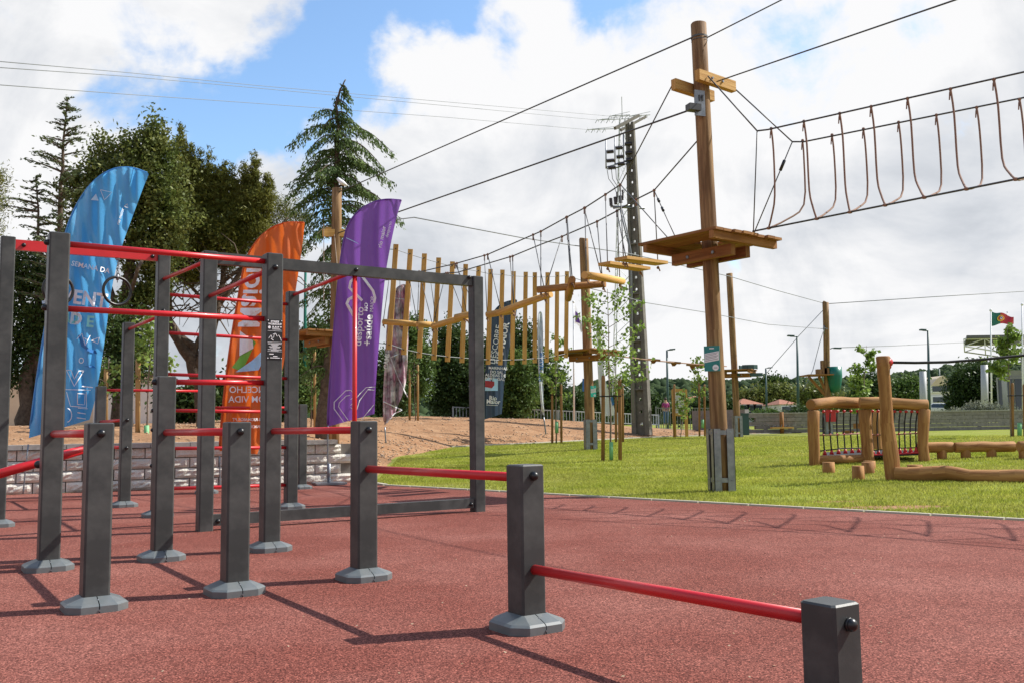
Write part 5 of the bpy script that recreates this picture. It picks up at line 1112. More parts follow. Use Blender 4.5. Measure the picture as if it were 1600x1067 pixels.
crown('needles', [(440, 325, 30, 14), (465, 340, 24, 14), (410, 345, 30, 14), (430, 365, 40, 14), (460, 385, 20, 14), (400, 395, 30, 12), (365, 410, 30, 14), (440, 415, 18, 10)], Y, 'leaf_pine', 11000, .14, r_, aspect=.16, cl=.15)
g = onY(-6, 30, 650); r_ = root('pine_tree', 'tip of a tree just entering at the left edge', 'tree', g); limbs(r_, [([g, at(-14, 300, 30)], .12, .04)]); crown('needles', [(-6, 285, 16, 18), (-8, 320, 18, 14), (-20, 360, 20, 30)], 30, 'leaf_pine', 3000, .14, r_, aspect=.2)
# shrub belt behind bank
for (px, py, rx, ry, Y, m, n, lab) in ((455, 610, 36, 42, 34, 'leaf_mid', 7000, 'green bush behind the bank, right of the orange flag'), (490, 560, 34, 60, 36, 'leaf_dark', 8000, 'dark bush behind the cedar trunk'), (300, 628, 50, 26, 34, 'leaf_dark', 6000, 'low dark bush behind the pine trunk'), (372, 615, 40, 32, 35, 'leaf_dark', 6000, 'dark bush half hidden by the orange flag'),
        (640, 560, 34, 70, 44, 'leaf_mid', 12000, 'light green tree behind the hanging planks and picture flag'), (610, 600, 30, 60, 42, 'leaf_dark', 7000, 'dark bush left of the light green tree'), (705, 575, 42, 78, 47, 'leaf_dark', 16000, 'tall dark tree behind the hanging planks, left of the tall grey frame post'), (760, 590, 48, 70, 48, 'leaf_dark', 16000, 'dark bushy tree right behind the navy flag'), (815, 560, 34, 60, 46, 'leaf_dark', 9000, 'dark tree rising between the navy flag and the silver flag'), (800, 600, 40, 56, 44, 'leaf_mid', 12000, 'mid green tree at the fence between the flags'), (850, 605, 40, 48, 50, 'leaf_dark', 9000, 'dark tree behind the narrow silver flag'), (890, 630, 30, 24, 52, 'leaf_dark', 5000, 'low dark tree left of the second pole'), (925, 636, 30, 20, 55, 'leaf_dark', 5000, 'low dark tree behind the second pole')):
    g = onY(px, Y, 650); r_ = root('bushy_tree', lab, 'tree', g, 'dark belt of trees behind the bank'); limbs(r_, [([g-Vector((0, 0, .2)), at(px, py+ry*.3, Y), at(px+3, py-ry*.3, Y)], .12, .05)])
    crown('foliage', [(px, py, rx*.8, ry*.8), (px-rx*.35, py+ry*.2, rx*.65, ry*.6), (px+rx*.4, py+ry*.1, rx*.6, ry*.6), (px+rx*.1, py-ry*.55, rx*.5, ry*.42), (px-rx*.3, py-ry*.35, rx*.4, ry*.4), (px, py+ry*.6, rx, ry*.4)], Y, m, n, .17, r_, cl=.22)
# saplings with stakes
def sapling(lab, px, py, Y, top, st, gd_, leaves, lr, n, m='leaf_young', size=.10, thick=.02, stm='stake', seed=0):
    g = onY(px, Y, py); r_ = root('sapling', lab, 'young tree', g, 'staked saplings'); rs = random.Random(seed); s = Y/F; tp = at(top[0], top[1], Y); b = MB()
    P = [g.lerp(tp, i/8)+Vector((mn.noise((i*.7, seed, 0))*.04, 0, 0)) for i in range(9)]; P[-1] = tp; b.tube(P, [lerp(thick, .006, i/8) for i in range(9)], 7); C = []
    nb_ = 16
    for k in range(nb_):
        t = lerp(leaves, .97, k/nb_)+rs.uniform(-.02, .02); p = g.lerp(tp, min(.98, t)); a = rs.uniform(0, 6.28); L_ = lr*s*(1-.55*(t-leaves)/(1-leaves))*rs.uniform(.6, 1.1)
        e = p+Vector((math.cos(a)*L_, math.sin(a)*L_, L_*rs.uniform(.25, .8))); md = p.lerp(e, .5)-Vector((0, 0, L_*.08)); b.tube([p, md, e], [.008, .006, .003], 5)
        for i in range(int(n/nb_)): u = rs.uniform(.25, 1.05); q = p.lerp(e, u); C.append((q.x+rs.gauss(0, .07), q.y+rs.gauss(0, .07), q.z+rs.gauss(0, .07)))
    b.build('trunk', M['bark2'], r_); me = leafmesh('leaves', np.array(C), size, M[m], .75, .2); me.transform(WM[r_].inverted()); link('leaves', me, r_)
    for (sx_, st_, sb_) in st:
        q = onY(sx_, Y, sb_); tt = at(sx_+(px-sx_)*.05, st_, Y); one('tube', [q-Vector((0, 0, .1)), q.lerp(tt, .97), tt], [.043, .043, .034], 10, True, .05).build('stake', M[stm], r_)
    if gd_: one('tube', [at(gd_[0], gd_[2], Y), at(gd_[0], gd_[1], Y)], .045 if Y < 25 else .065, 12).build('trunk_guard', M['guard'], r_)
    if len(st) >= 2: z = at(px, lerp(st[0][1], st[0][2], .24), Y).z; q, w = onY(st[0][0], Y, 700), onY(st[1][0], Y, 700); q.z = w.z = z; b = MB(); b.tube([q-Vector((.04, .05, 0)), w+Vector((.05, -.05, 0))], .014, 5); b.tube([q-Vector((.04, -.05, 0)), w+Vector((.05, .05, 0))], .014, 5); b.build('tie', M['ropeb'], r_)
    return r_
sapling('staked sapling with green guard on the lawn, nearest young tree', 955, 720, 21, (949, 452), ((942, 586, 722), (969, 592, 722)), (955, 690, 719), .40, 84, 900, thick=.026, size=.092, seed=2)
sapling('staked sapling on the bank left of the second pole', 869, 677, 33, (868, 522), ((862.5, 598, 676), (877, 600, 676)), (870, 658, 676), .40, 34, 620, size=.13, thick=.03, seed=4)
sapling('sapling with dark stakes behind the nearest staked sapling', 963, 668, 33, (960, 540), ((962, 600, 668), (973, 602, 668)), None, .45, 26, 300, size=.12, thick=.025, seed=5)
sapling('small sapling between the notice board and the big pole', 1093, 668, 40, (1090, 556), ((1092.5, 598, 668), (1101, 600, 668)), (1098, 655, 668), .50, 17, 260, size=.15, thick=.03, seed=6)
sapling('bright yellow green sapling right beside the notice board', 1063, 672, 38, (1070, 612), ((1053, 600, 672), ), None, .40, 20, 200, size=.15, seed=7)
sapling('leafy pointed sapling rising behind the rope net frame', 1346, 668, 37, (1354, 540), (), None, .22, 26, 1100, m='leaf_young', size=.15, thick=.04, seed=8)
sapling('staked sapling near the right edge in front of the canopy', 1580, 680, 29, (1574, 512), ((1582, 598, 680), (1601, 600, 680)), (1593, 660, 680), .52, 34, 900, m='leaf_young', size=.14, thick=.03, seed=9)
sapling('small sapling with pale stake behind the blue flag', 168, 645, 17.5, (170, 560), ((166, 574, 645), ), None, .5, 20, 120, stm='stake2', seed=10, m='leaf_mid')
sapling('slender sapling with green guard between grey posts behind the block wall', 229, 690, 16.9, (236, 500), ((215, 560, 690), ), (229, 664, 690), .45, 40, 500, stm='stake2', seed=11, m='leaf_young')
sapling('thin sapling behind the leaning cedar trunk', 486, 655, 30, (488, 540), ((492, 545, 655), ), None, .5, 18, 120, stm='stake2', seed=12, m='leaf_mid')
sapling('thin sapling with stake just right of the picture flag', 649, 640, 36, (647, 545), ((653, 570, 640), (640, 575, 640)), None, .5, 18, 160, stm='stake2', seed=13, m='leaf_mid')
# ---------------------------------------------------------------- notice board, person, fence, lamps
Y = 39; g = onY(1063, Y, 680); r_ = root('notice_board', 'wooden notice board with white sheet on two legs', 'notice board', g)
for x in (1054.5, 1073): q = onY(x, Y, 680); one('bar', q, at(x-(3 if x < 1060 else 2), 608, Y), .12, .12).build('leg', M['plank'], r_)
b = MB(); b.bar(at(1051, 609, Y), at(1071.5, 610, Y), .14, .12); b.bar(at(1052, 647, Y), at(1073, 647, Y), .14, .12); b.build('frame', M['plank'], r_)
b = MB(); b.hexa([at(1054, 645, Y), at(1070, 645, Y), at(1070, 645, Y+.05), at(1054, 645, Y+.05), at(1053.5, 612, Y), at(1069, 612, Y), at(1069, 612, Y+.05), at(1053.5, 612, Y+.05)]); o = b.build('sheet', M['white'], r_)
b = MB()
for k in range(9): b.hexa([at(1056, 641-k*3, Y-.02), at(1067-(k % 3), 641-k*3, Y-.02), at(1067, 641-k*3, Y-.01), at(1056, 641-k*3, Y-.01), at(1056, 640-k*3, Y-.02), at(1067-(k % 3), 640-k*3, Y-.02), at(1067, 640-k*3, Y-.01), at(1056, 640-k*3, Y-.01)])
b.build('print', M['grey'], o)
# person standing by the fence (back turned)
Y = 58; pz = at(1041, 664, Y); s = 1.72; pr = root('person', 'person in plum shirt and blue jeans standing by the pale fence', 'person', pz)
def skinbody(name, pts, edges, rad, m, parent):
    me = bpy.data.meshes.new(name); me.from_pydata([tuple(Vector(p)*s) for p in pts], edges, []); me.materials.append(M[m]); o = link(name, me, parent)
    sk = o.modifiers.new('skin', 'SKIN'); sk.use_smooth_shade = True
    for i, r in enumerate(rad): me.skin_vertices[0].data[i].radius = (r*s, r*s*.85)
    me.skin_vertices[0].data[0].use_root = True; sb_ = o.modifiers.new('sub', 'SUBSURF'); sb_.levels = sb_.render_levels = 1; return o
bp = [(0, 0, .52), (0, 0, .66), (0, 0, .80), (0, 0, .86), (0, -.005, .93), (.085, 0, .795), (.125, .01, .64), (.11, -.04, .50), (-.085, 0, .795), (-.125, .01, .64), (-.11, -.04, .50), (.05, 0, .49), (.055, 0, .27), (.06, .01, .05), (.065, -.06, .02), (-.05, 0, .49), (-.06, 0, .27), (-.07, .01, .05), (-.075, -.06, .02), (0, -.01, .985)]
be = [(0, 1), (1, 2), (2, 3), (3, 4), (4, 19), (2, 5), (5, 6), (6, 7), (2, 8), (8, 9), (9, 10), (0, 11), (11, 12), (12, 13), (13, 14), (0, 15), (15, 16), (16, 17), (17, 18)]
skinbody('body', bp, be, [.085, .075, .08, .035, .055, .035, .026, .02, .035, .026, .02, .055, .035, .025, .02, .055, .035, .025, .02, .045], 'skin', pr)
sh = [0, 1, 2, 5, 6, 8, 9]; skinbody('shirt', [(0, 0, .50)]+[bp[i] for i in sh[1:]], [(0, 1), (1, 2), (2, 3), (3, 4), (2, 5), (5, 6)], [.10, .092, .095, .052, .042, .052, .042], 'plum', pr)
jn = [(0, 0, .57), (.05, 0, .49), (.055, 0, .27), (.06, .01, .06), (-.05, 0, .49), (-.06, 0, .27), (-.07, .01, .06)]; skinbody('jeans', jn, [(0, 1), (1, 2), (2, 3), (0, 4), (4, 5), (5, 6)], [.09, .066, .046, .038, .066, .046, .038], 'jeans', pr)
b = MB(); b.sphere(pz+Vector((0, .02, .95*s)), .068*s, 10, 8, (.85, .95, 1)); b.build('hair', M['hair'], pr)
# grey metal box and bin
g = onY(1163.5, 41, 680); o = MB(); o.box(g+Vector((0, 0, .45)), .34, .34, .9); o.box(g+Vector((0, 0, .93)), .38, .38, .06); tagp(o.build('litter_bin', M['lamp'], None, 'dark litter bin beside the steel foot of the slim pole', loc=g), None, 'bin')
# fence
def railing(lab, P, h, m, st=.16, rows=(.06, .95)):
    r_ = root('metal_railing', lab, 'fence', P[0], 'railings along the road'); rail = MB(); pk = MB()
    for a, c in zip(P[:-1], P[1:]):
        a, c = Vector(a), Vector(c); n = int((c-a).length/st)
        for f_ in rows: rail.bar(a+Vector((0, 0, h*f_)), c+Vector((0, 0, h*f_)), .05, .05)
        for i in range(n): p = a.lerp(c, i/n); pk.bar(p, p+Vector((0, 0, h*.95)), .04, .03)
        for i in range(int((c-a).length/2.5)+1): p = a.lerp(c, i*2.5/(c-a).length); rail.bar(p-Vector((0, 0, .3)), p+Vector((0, 0, h*1.02)), .08, .08)
    rail.build('rail', M[m], r_); pk.build('pickets', M[m], r_, kind='stuff')
railing('pale metal railing running behind the earth bank', [at(708, 653, 46), at(800, 655, 47), at(900, 659, 48), at(1030, 664, 50)], .58, 'fence', .17)
railing('pale metal railing behind the person', [at(1026, 674, 56), at(1120, 677, 52)], 1.5, 'fencedark', .2); railing('dark metal railing right of the slim pole foot', [at(1120, 672, 53), at(1173, 672, 55)], 1.2, 'fencedark', .2)
# far wall, built of courses
fw0, fw1 = at(1168, 674, 43.5), at(1700, 672, 43.5); fw0.z = gz(fw0.x, fw0.y)-.05; r_ = root('block_wall', 'long low grey block wall along the far side of the lawn', 'wall', fw0)
for k in range(5):
    n = 22
    for i in range(n):
        p, q = fw0.lerp(fw1, (i+(k % 2)*.5)/n), fw0.lerp(fw1, min(1, (i+1+(k % 2)*.5)/n-.0006)); z = .02+k*.178
        p = Vector((p.x, p.y+random.uniform(-.012, .012), fw0.z+z+.085)); q = Vector((q.x, p.y, fw0.z+z+.085))
        if i == n-1 and k % 2: continue
        one('bar', p, q, .3, .165).build('block', M['wallgrey'], r_)
p = Vector((fw0.x, fw0.y, fw0.z+.93)); one('bar', p, Vector((fw1.x, fw1.y, p.z)), .36, .05).build('coping', M['cap'], r_)
w0_ = at(1085, 668, 46); w0_.z = gz(w0_.x, w0_.y); r_ = root('block_wall', 'short stretch of grey wall behind the notice board and saplings', 'wall', w0_); one('bar', w0_+Vector((0, 0, .5)), Vector((fw0.x, fw0.y, w0_.z+.5)), .3, .95).build('wall_face', M['wallgrey'], r_)
b = MB(); q = [at(1020, 668, 52), at(1120, 672, 46), at(1120, 674, 45), at(1015, 676, 46)]; b.v = [tuple(v) for v in q]+[tuple(v-Vector((0, 0, .35))) for v in q]; b.face([0, 1, 2, 3]); [b.face([k, k+4, (k+1) % 4+4, (k+1) % 4]) for k in range(4)]; tagp(b.build('path', M['asphalt']), kind='structure')
# street lamps
def lamp(lab, px, pt, pbm, Y, d, arm=1.0, r=.07):
    g = onY(px+1.5, Y, pbm); r_ = root('street_lamp', lab, 'street lamp', g, 'street lamps beyond the lawn'); t = at(px, pt, Y); b = MB(); b.tube([g, g.lerp(t, .5), t], [r*1.3, r, r*.8], 8); b.build('lamp_post', M['lamp'], r_)
    b = MB(); e = t+Vector((d*arm, 0, .02)); b.tube([t, e], .04, 6); b.build('arm', M['lamp'], r_); b = MB(); b.bar(t+Vector((d*arm*.45, 0, .04)), e+Vector((d*.15, 0, .04)), .25, .08); b.build('lamp_head', M['lamp'], r_)
lamp('street lamp between the slim pole and the slide tower', 1245.5, 526, 655, 55, -1, .42, .075); lamp('street lamp right of the crooked log with its arm to the left', 1450, 517, 648, 52, -1, .30, .075); lamp('street lamp directly above the notice board and person', 1042, 547, 655, 60, 1, .38, .075)
lamp('small distant street lamp above the red roofed house', 1196.5, 575, 655, 85, 1, .45, .09); lamp('distant street lamp behind the leafy sapling', 1366, 563, 650, 80, -1, .4, .08); lamp('distant street lamp above the white building', 1467.5, 576, 640, 110, -1, .6, .1)
g = onY(475, 34, 650); r_ = root('lamp_post', 'green lamp column rising behind the orange flag', 'street lamp', g); one('tube', [g, at(476.5, 520, 34), at(477.5, 415, 34)], [.07, .06, .05], 8).build('lamp_post', M['tube'], r_)
# flagpoles
def fpole(lab, px, pt, pb_, Y, r=.06, cap=True):
    g = onY(px, Y, pb_); r_ = root('flagpole', lab, 'flagpole', g, 'white flagpoles'); t = at(px-1.0, pt, Y); b = MB(); b.tube([g, t], [r*1.3, r], 8); b.sphere(t, r*2, 8, 5); b.build('mast', M['white'], r_); return t
t = fpole('white flagpole carrying the green and red flag', 1549, 485, 650, 60, .045); fpole('thin white flagpole behind the red part of the flag', 1575, 488, 640, 66, .03); fpole('tall white flagpole at the right edge', 1598, 476, 650, 60, .045); t9 = fpole('thin pale flagpole on the bank left of the second pole', 897, 472, 655, 44, .032)
fr = root('national_flag', 'green and red national flag with yellow emblem flying on its pole', 'flag', at(1548, 486, 60)); nx, ny = 24, 12
def FS(u, v): x = 1548+u*36; y0 = lerp(486, 495, u)+1.5*math.sin(u*9); y1 = lerp(508.5, 505.5, u)+1.5*math.sin(u*8+1); return at(x, lerp(y0, y1, v), 60+.15*math.sin(u*11+v*2)*u+.5*u)
for (m, u0, u1, nm) in (('green', 0, .42, 'green_cloth'), ('redp', .42, 1, 'red_cloth')):
    b = MB()
    for j in range(ny+1):
        for i in range(nx+1): b.v.append(tuple(FS(lerp(u0, u1, i/nx), j/ny)))
    for j in range(ny):
        for i in range(nx): q = j*(nx+1)+i; b.face([q, q+nx+1, q+nx+2, q+1], None, True)
    b.build(nm, M['tube' if m == 'green' else m], fr)
def disc(u, v, ru, rv, m, d, n=18):
    b = MB(); b.v = [tuple(FS(u, v)-Vector((0, d, 0)))]+[tuple(FS(u+ru*math.cos(6.2832*k/n), v+rv*math.sin(6.2832*k/n))-Vector((0, d, 0))) for k in range(n)]
    for k in range(n): b.face([0, 1+k, 1+(k+1) % n])
    b.build('emblem', M[m], fr)
M['yellow'] = flat('yellow_print', (.75, .5, .05)); disc(.42, .5, .16, .27, 'yellow', .05); disc(.42, .5, .11, .19, 'redp', .08); disc(.42, .5, .06, .12, 'white', .11); disc(.42, .5, .035, .07, 'deepblue', .13)
fl = root('small_flag', 'faint white and lilac flag on the thin pale flagpole', 'flag', t9); b = MB(); P = [at(897, 473, 44), at(901, 482, 44.1), at(906, 498, 44.2), at(912, 514, 44.3), at(908, 520, 44.3), at(905, 510, 44.2), at(901, 506, 44.1), at(898, 505, 44)]; b.v = [tuple(p) for p in P]+[tuple(p+Vector((0, .02, 0))) for p in P]; n = len(P); b.face(list(range(n))); b.face([2*n-1-k for k in range(n)]); b.build('cloth', M['whitecloth'], fl)
b = MB(); p = at(904, 500, 44); b.hexa([at(899, 503, 43.9), at(907, 506, 43.95), at(907, 506, 44), at(899, 503, 43.95), at(899, 486, 43.9), at(903, 490, 43.95), at(903, 490, 44), at(899, 486, 43.95)]); b.build('lilac_print', M['purple'], fl)
g = onY(916, 46, 655); r_ = root('road_sign', 'square blue road sign partly behind the second pole', 'road sign', g); one('tube', [g, at(916, 588, 46)], .04, 8).build('post', M['galv'], r_); b = MB(); b.hexa([at(910, 611, 46), at(920, 610, 46), at(920, 610, 46.04), at(910, 611, 46.04), at(910, 591, 46), at(920, 591, 46), at(920, 591, 46.04), at(910, 591, 46.04)]); o = b.build('sign_panel', M['deepblue'], r_); b = MB(); b.hexa([at(914, 606, 45.97), at(918, 606, 45.97), at(918, 606, 45.99), at(914, 606, 45.99), at(914, 598, 45.97), at(918, 595, 45.97), at(918, 595, 45.99), at(914, 598, 45.99)]); b.build('sign_mark', M['white'], o)
# ---------------------------------------------------------------- buildings
def house(lab, x0, x1, yt, yr, yb, Y, dep, wm, wins=3, grp=None, name='house'):
    a, c = at(x0, yb, Y), at(x1, yb, Y); zt = at(x0, yt, Y).z; zr = at(x0, yr, Y).z; g = Vector((a.x, Y, a.z-1)); r_ = root(name, lab, 'house', g, grp); b = MB(); b.box(((a.x+c.x)/2, Y+dep/2, (g.z+zt)/2), c.x-a.x, dep, zt-g.z); b.build('wall', M[wm], r_)
    b = MB(); o_ = .12; A = [(a.x-o_, Y-o_, zt), (c.x+o_, Y-o_, zt), (c.x+o_, Y+dep+o_, zt), (a.x-o_, Y+dep+o_, zt)]; i_ = min(dep/2, (c.x-a.x)/2.2); Rg = [(a.x+i_, Y+dep/2, zr), (c.x-i_, Y+dep/2, zr)]
    b.v = A+Rg; b.face([0, 1, 5, 4]); b.face([1, 2, 5]); b.face([2, 3, 4, 5]); b.face([3, 0, 4]); b.face([3, 2, 1, 0]); rf = b.build('roof', M['tile'], r_)
    for k in range(wins):
        x = lerp(a.x, c.x, (k+.7)/(wins+.4)); z = (zt+a.z)/2+.1; ws = Y/120; f_ = one('box', (x, Y-.02, z), 1.3*ws, .08, 1.3*ws).build('window', M['white'], r_); one('box', (x, Y-.07, z), 1.05*ws, .04, 1.05*ws).build('pane', M['glass'], f_)
    return r_
house('white house with long red tiled roof beyond the trees', 1157, 1192, 631, 621, 650, 90, 6, 'whiteplaster', 3); house('pale house with red tile roof among the trees near the slide tower', 1220, 1250, 631, 622, 655, 84, 6, 'whiteplaster', 2)
house('pink toned house roof showing above the lamp and shrubs', 1076, 1112, 622, 617, 640, 130, 8, 'plaster', 2)
g = at(1456, 650, 95); r_ = root('white_building', 'cream white building with curved roof top beyond the parked cars', 'building', g); x0, x1 = at(1456, 650, 95).x, at(1496, 650, 95).x; zt = at(1460, 602, 95).z; one('box', ((x0+x1)/2, 99, (g.z-1+zt)/2), x1-x0, 8, zt-g.z+1).build('wall', M['whiteplaster'], r_)
b = MB(); n = 8; P = [(lerp(x0, x1, k/n), zt+1.0*math.sin(math.pi*k/n)) for k in range(n+1)]; b.v = [(x, 94.8, z) for x, z in P]+[(x, 103.2, z) for x, z in P]
for k in range(n): b.face([k, k+1, n+2+k, n+1+k])
b.face(list(range(n+1))); b.build('curved_roof', M['plaster'], r_)
for k in range(3): z = g.z+.6+k*1.1; f_ = one('box', (lerp(x0, x1, .5), 94.96, z), 2.6, .1, .75).build('window', M['white'], r_); one('box', (lerp(x0, x1, .5), 94.9, z), 2.3, .06, .55).build('pane', M['glass'], f_)
# canopy and glass building
Y = 62; g = at(1572, 655, Y+6); cn = root('canopy_building', 'glass fronted building under a dark truss canopy at the right edge', 'building', Vector((g.x, g.y, gz(g.x, g.y))))
zt = at(1508, 527, Y).z; z0 = at(1508, 541, Y).z; xl = at(1506, 530, Y).x; xr = xl+14; b = MB(); kb = (Y+5.5)/Y; b.hexa([(xl, Y-.4, zt-.09), (xr, Y-.4, zt-.09), (xr*kb, Y+5.5, zt-.09), (xl*kb, Y+5.5, zt-.09), (xl, Y-.4, zt+.09), (xr, Y-.4, zt+.09), (xr*kb, Y+5.5, zt+.09), (xl*kb, Y+5.5, zt+.09)]); b.build('canopy_roof', M['roofmetal'], cn)
b = MB()
for (yy, dz_) in ((Y, 0), (Y+5, 0)):
    n = 10
    for k in range(n):
        xa, xb = lerp(xl, xr, k/n)*yy/Y, lerp(xl, xr, (k+1)/n)*yy/Y; za, zb = z0-min(k, 5)*.24, z0-min(k+1, 5)*.24; b.tube([(xa, yy, za), (xb, yy, zb)], .05, 5, False); b.tube([(xa, yy, zt-.12), (xb, yy, zt-.12)], .05, 5, False); b.tube([(xa, yy, za), (xa, yy, zt-.1)], .035, 5, False); b.tube([(xa, yy, zt-.1), (xb, yy, zb)] if k % 2 else [(xa, yy, za), (xb, yy, zt-.1)], .035, 5, False)
for k in range(6): xa = lerp(xl, xr, k/10); b.tube([(xa, Y, z0-min(k, 5)*.24), (xa*(Y+5)/Y, Y+5, z0-min(k, 5)*.24)], .035, 5, False)
b.build('truss', M['white'], cn)
for (x, yt, Yc, rr, lab) in ((1566, 545, Y+1, .17, None), (1598, 545, Y+1, .17, None)): q = at(x, yt, Yc); one('tube', [(q.x, q.y, .4), q], rr, 12).build('column', M['grey'], cn)
for k in range(6):
    xx = at(1570, 600, Y+3).x+k*1.15; f_ = one('box', (xx, Y+3, 2.2), 1.1, .12, 3.6).build('window', M['grey'], cn); one('box', (xx, Y+2.92, 2.2), .98, .04, 3.4).build('pane', M['glass'], f_)
x_ = at(1572, 600, Y+3.2).x; k_ = (Y+9)/(Y+3.2); one('hexa', [(x_, Y+3.2, .3), (x_+7, Y+3.2, .3), (x_*k_+7, Y+9, .3), (x_*k_, Y+9, .3), (x_, Y+3.2, 4.5), (x_+7, Y+3.2, 4.5), (x_*k_+7, Y+9, 4.5), (x_*k_, Y+9, 4.5)]).build('wall', M['grey'], cn)
for (x, yt, yb, lab) in ((1442, 580, 640, 'free standing round concrete column, left of the street lamp'), (1538, 570, 645, 'free standing pale column left of the flagpole')):
    q = at(x, yt, 56); g = onY(x, 56, yb); tagp(one('tube', [g, q], .20, 12).build('column', M['grey'], None, lab, loc=g), None, 'column')
# left building behind bank
g = at(60, 645, 40); r_ = root('plaster_wall', 'long cream plastered wall behind the trees at left', 'wall', Vector((g.x, 40, 1.2))); xa, xb = at(-60, 640, 40).x, at(262, 640, 40).x; one('box', ((xa+xb)/2, 40.2, at(100, 620, 40).z-.2), xb-xa, .4, at(100, 594, 40).z-.8).build('wall_face', M['plaster'], r_)
b = MB(); b.v = [(xb-3.2, 39.95, 1.2), (xb, 39.95, 1.2), (xb, 39.95, 2.7), (xb-3.2, 39.95, 3.5), (xb-3.2, 40.5, 1.2), (xb, 40.5, 1.2), (xb, 40.5, 2.7), (xb-3.2, 40.5, 3.5)]; 
for q in ((0, 1, 2, 3), (7, 6, 5, 4), (3, 2, 6, 7), (0, 3, 7, 4), (1, 5, 6, 2)): b.face(list(q))
b.build('gable', M['whiteplaster'], r_)
# cars
def car(lab, p, yaw, m, sc=1.0):
    r_ = root('parked_car', lab, 'car', p, 'cars parked behind the grey wall'); Mw = Matrix.Translation(p) @ Matrix.Rotation(yaw, 4, 'Z') @ Matrix.Scale(sc, 4)
    pr = [(-2.05, .35), (-2.1, .6), (-1.95, .82), (-1.1, .92), (-.55, 1.38), (.75, 1.42), (1.55, 1.0), (2.0, .9), (2.1, .55), (2.05, .3)]; b = MB(); n = len(pr)
    for (yy, f_) in ((-.84, 1), (-.78, 1), (.78, 1), (.84, 1)):
        for (x, z) in pr: ins = (.16 if z > 1.1 else 0); sx = 1 if abs(yy) < .8 else .985; b.v.append((x*sx, yy-(math.copysign(ins, yy)), z if abs(yy) < .8 else z-.03 if z > .7 else z))
    for j in range(3):
        for k in range(n): k2 = (k+1) % n; b.face([j*n+k, (j+1)*n+k, (j+1)*n+k2, j*n+k2], None, True)
    b.face(list(range(n))); b.face([3*n+k for k in range(n)][::-1]); link('body', b.mesh('body', M[m]), r_, Mw)
    for yy in (-.74, .74):
        sg = math.copysign(1, yy); b = MB(); P = [(-1.0, .95), (-.5, 1.31), (.72, 1.35), (1.3, 1.02)]; b.v = [(x, yy+sg*.10-sg*(z-.95)*.36, z) for x, z in P]; b.v += [(x, yy+sg*.07-sg*(z-.95)*.36, z) for x, z in P]; b.face([0, 1, 2, 3] if sg > 0 else [3, 2, 1, 0]); link('side_window', b.mesh('side_window', M['glass']), r_, Mw)
    for (A, nm) in ((((-1.12, .95), (-.58, 1.36)), 'windscreen'), (((1.52, 1.03), (.82, 1.40)), 'rear_window')):
        b = MB(); (xa, za), (xb_, zb) = A; d = -.02 if xa < 0 else .02; b.v = [(xa+d, -.68, za+.01), (xa+d, .68, za+.01), (xb_+d, .58, zb), (xb_+d, -.58, zb)]; b.face([0, 1, 2, 3]); link(nm, b.mesh(nm, M['glass']), r_, Mw)
    for x in (-1.3, 1.3):
        for yy in (-.80, .80):
            b = MB(); b.tube([(x, yy-.1, .32), (x, yy+.1, .32)], .32, 16); w = link('wheel', b.mesh('wheel', M['tyre']), r_, Mw); b = MB(); b.tube([(x, yy-.11, .32), (x, yy+.11, .32)], .2, 10); link('rim', b.mesh('rim', M['galv']), w, Mw)
for (x, y, Y, yw, m, lab) in ((1412, 655, 82, .5, 'carsilver', 'silver car seen through the rope net'), (1372, 656, 88, .4, 'carwhite', 'white car behind the middle posts of the rope net frame'), (1474, 653, 86, 2.6, 'carwhite', 'white car right of the rope net frame beyond the wall'), (1303, 655, 86, .3, 'carwhite', 'white car beyond the wall at the foot of the slide tower')): car(lab, at(x, y, Y), yw, m)
# ---------------------------------------------------------------- distant greenery
def bush(name, lab, cl, Y, m, n, size, grp, cg=.25, tr=True):
    g = onY(cl[0][0], Y, 655); g.z = min(g.z, at(cl[0][0], cl[0][1], Y).z); r_ = root(name, lab, 'tree' if 'tree' in name else 'shrub', g, grp)
    limbs(r_, [([g-Vector((0, 0, .3)), at(cl[0][0], cl[0][1], Y)], .12*Y/50, .05)]); crown('foliage', cl, Y, m, n, size, r_, cl=cg)
GR = 'trees and shrubs beyond the far wall'
bush('broad_tree', 'large dark tree between the white building and the canopy', [(1520, 612, 38, 42), (1505, 627, 24, 30), (1530, 590, 24, 26), (1508, 592, 20, 18), (1545, 620, 24, 40)], 72, 'leaf_dark', 26000, .22, GR, .3)
bush('shrub', 'grey leaved shrub behind the right part of the grey wall', [(1530, 643, 30, 14), (1505, 648, 26, 9), (1560, 644, 24, 12), (1480, 652, 24, 6)], 46, 'leaf_grey', 9000, .12, GR, .14)
bush('broad_tree', 'bright green round tree behind the rope net frame posts', [(1408, 614, 26, 20), (1422, 604, 16, 14), (1395, 622, 20, 20)], 80, 'leaf_mid', 12000, .26, GR, .35)
bush('broad_tree', 'dark tree just left of the crooked log post', [(1368, 612, 18, 28), (1352, 620, 18, 22)], 70, 'leaf_dark', 7000, .24, GR, .3)
bush('broad_tree', 'olive tree below the slide tower landing', [(1266, 620, 22, 18), (1284, 622, 20, 18)], 75, 'leaf_oak', 7000, .26, GR, .35); bush('shrub', 'dark leafy shrub at the wall behind the balance board', [(1235, 653, 22, 7), (1257, 648, 20, 12), (1275, 650, 18, 12), (1216, 652, 12, 7)], 50, 'leaf_dark', 7000, .14, GR, .16)
bush('shrub', 'low green hedge just left of the balance board', [(1195, 650, 22, 8), (1208, 651, 12, 7)], 52, 'leaf_mid', 5000, .14, GR, .16)
bush('broad_tree', 'round green tree behind the slim pole foot', [(1175, 618, 20, 10), (1200, 626, 22, 14), (1225, 618, 18, 12), (1210, 612, 22, 10)], 95, 'leaf_oak', 8000, .32, GR, .4)
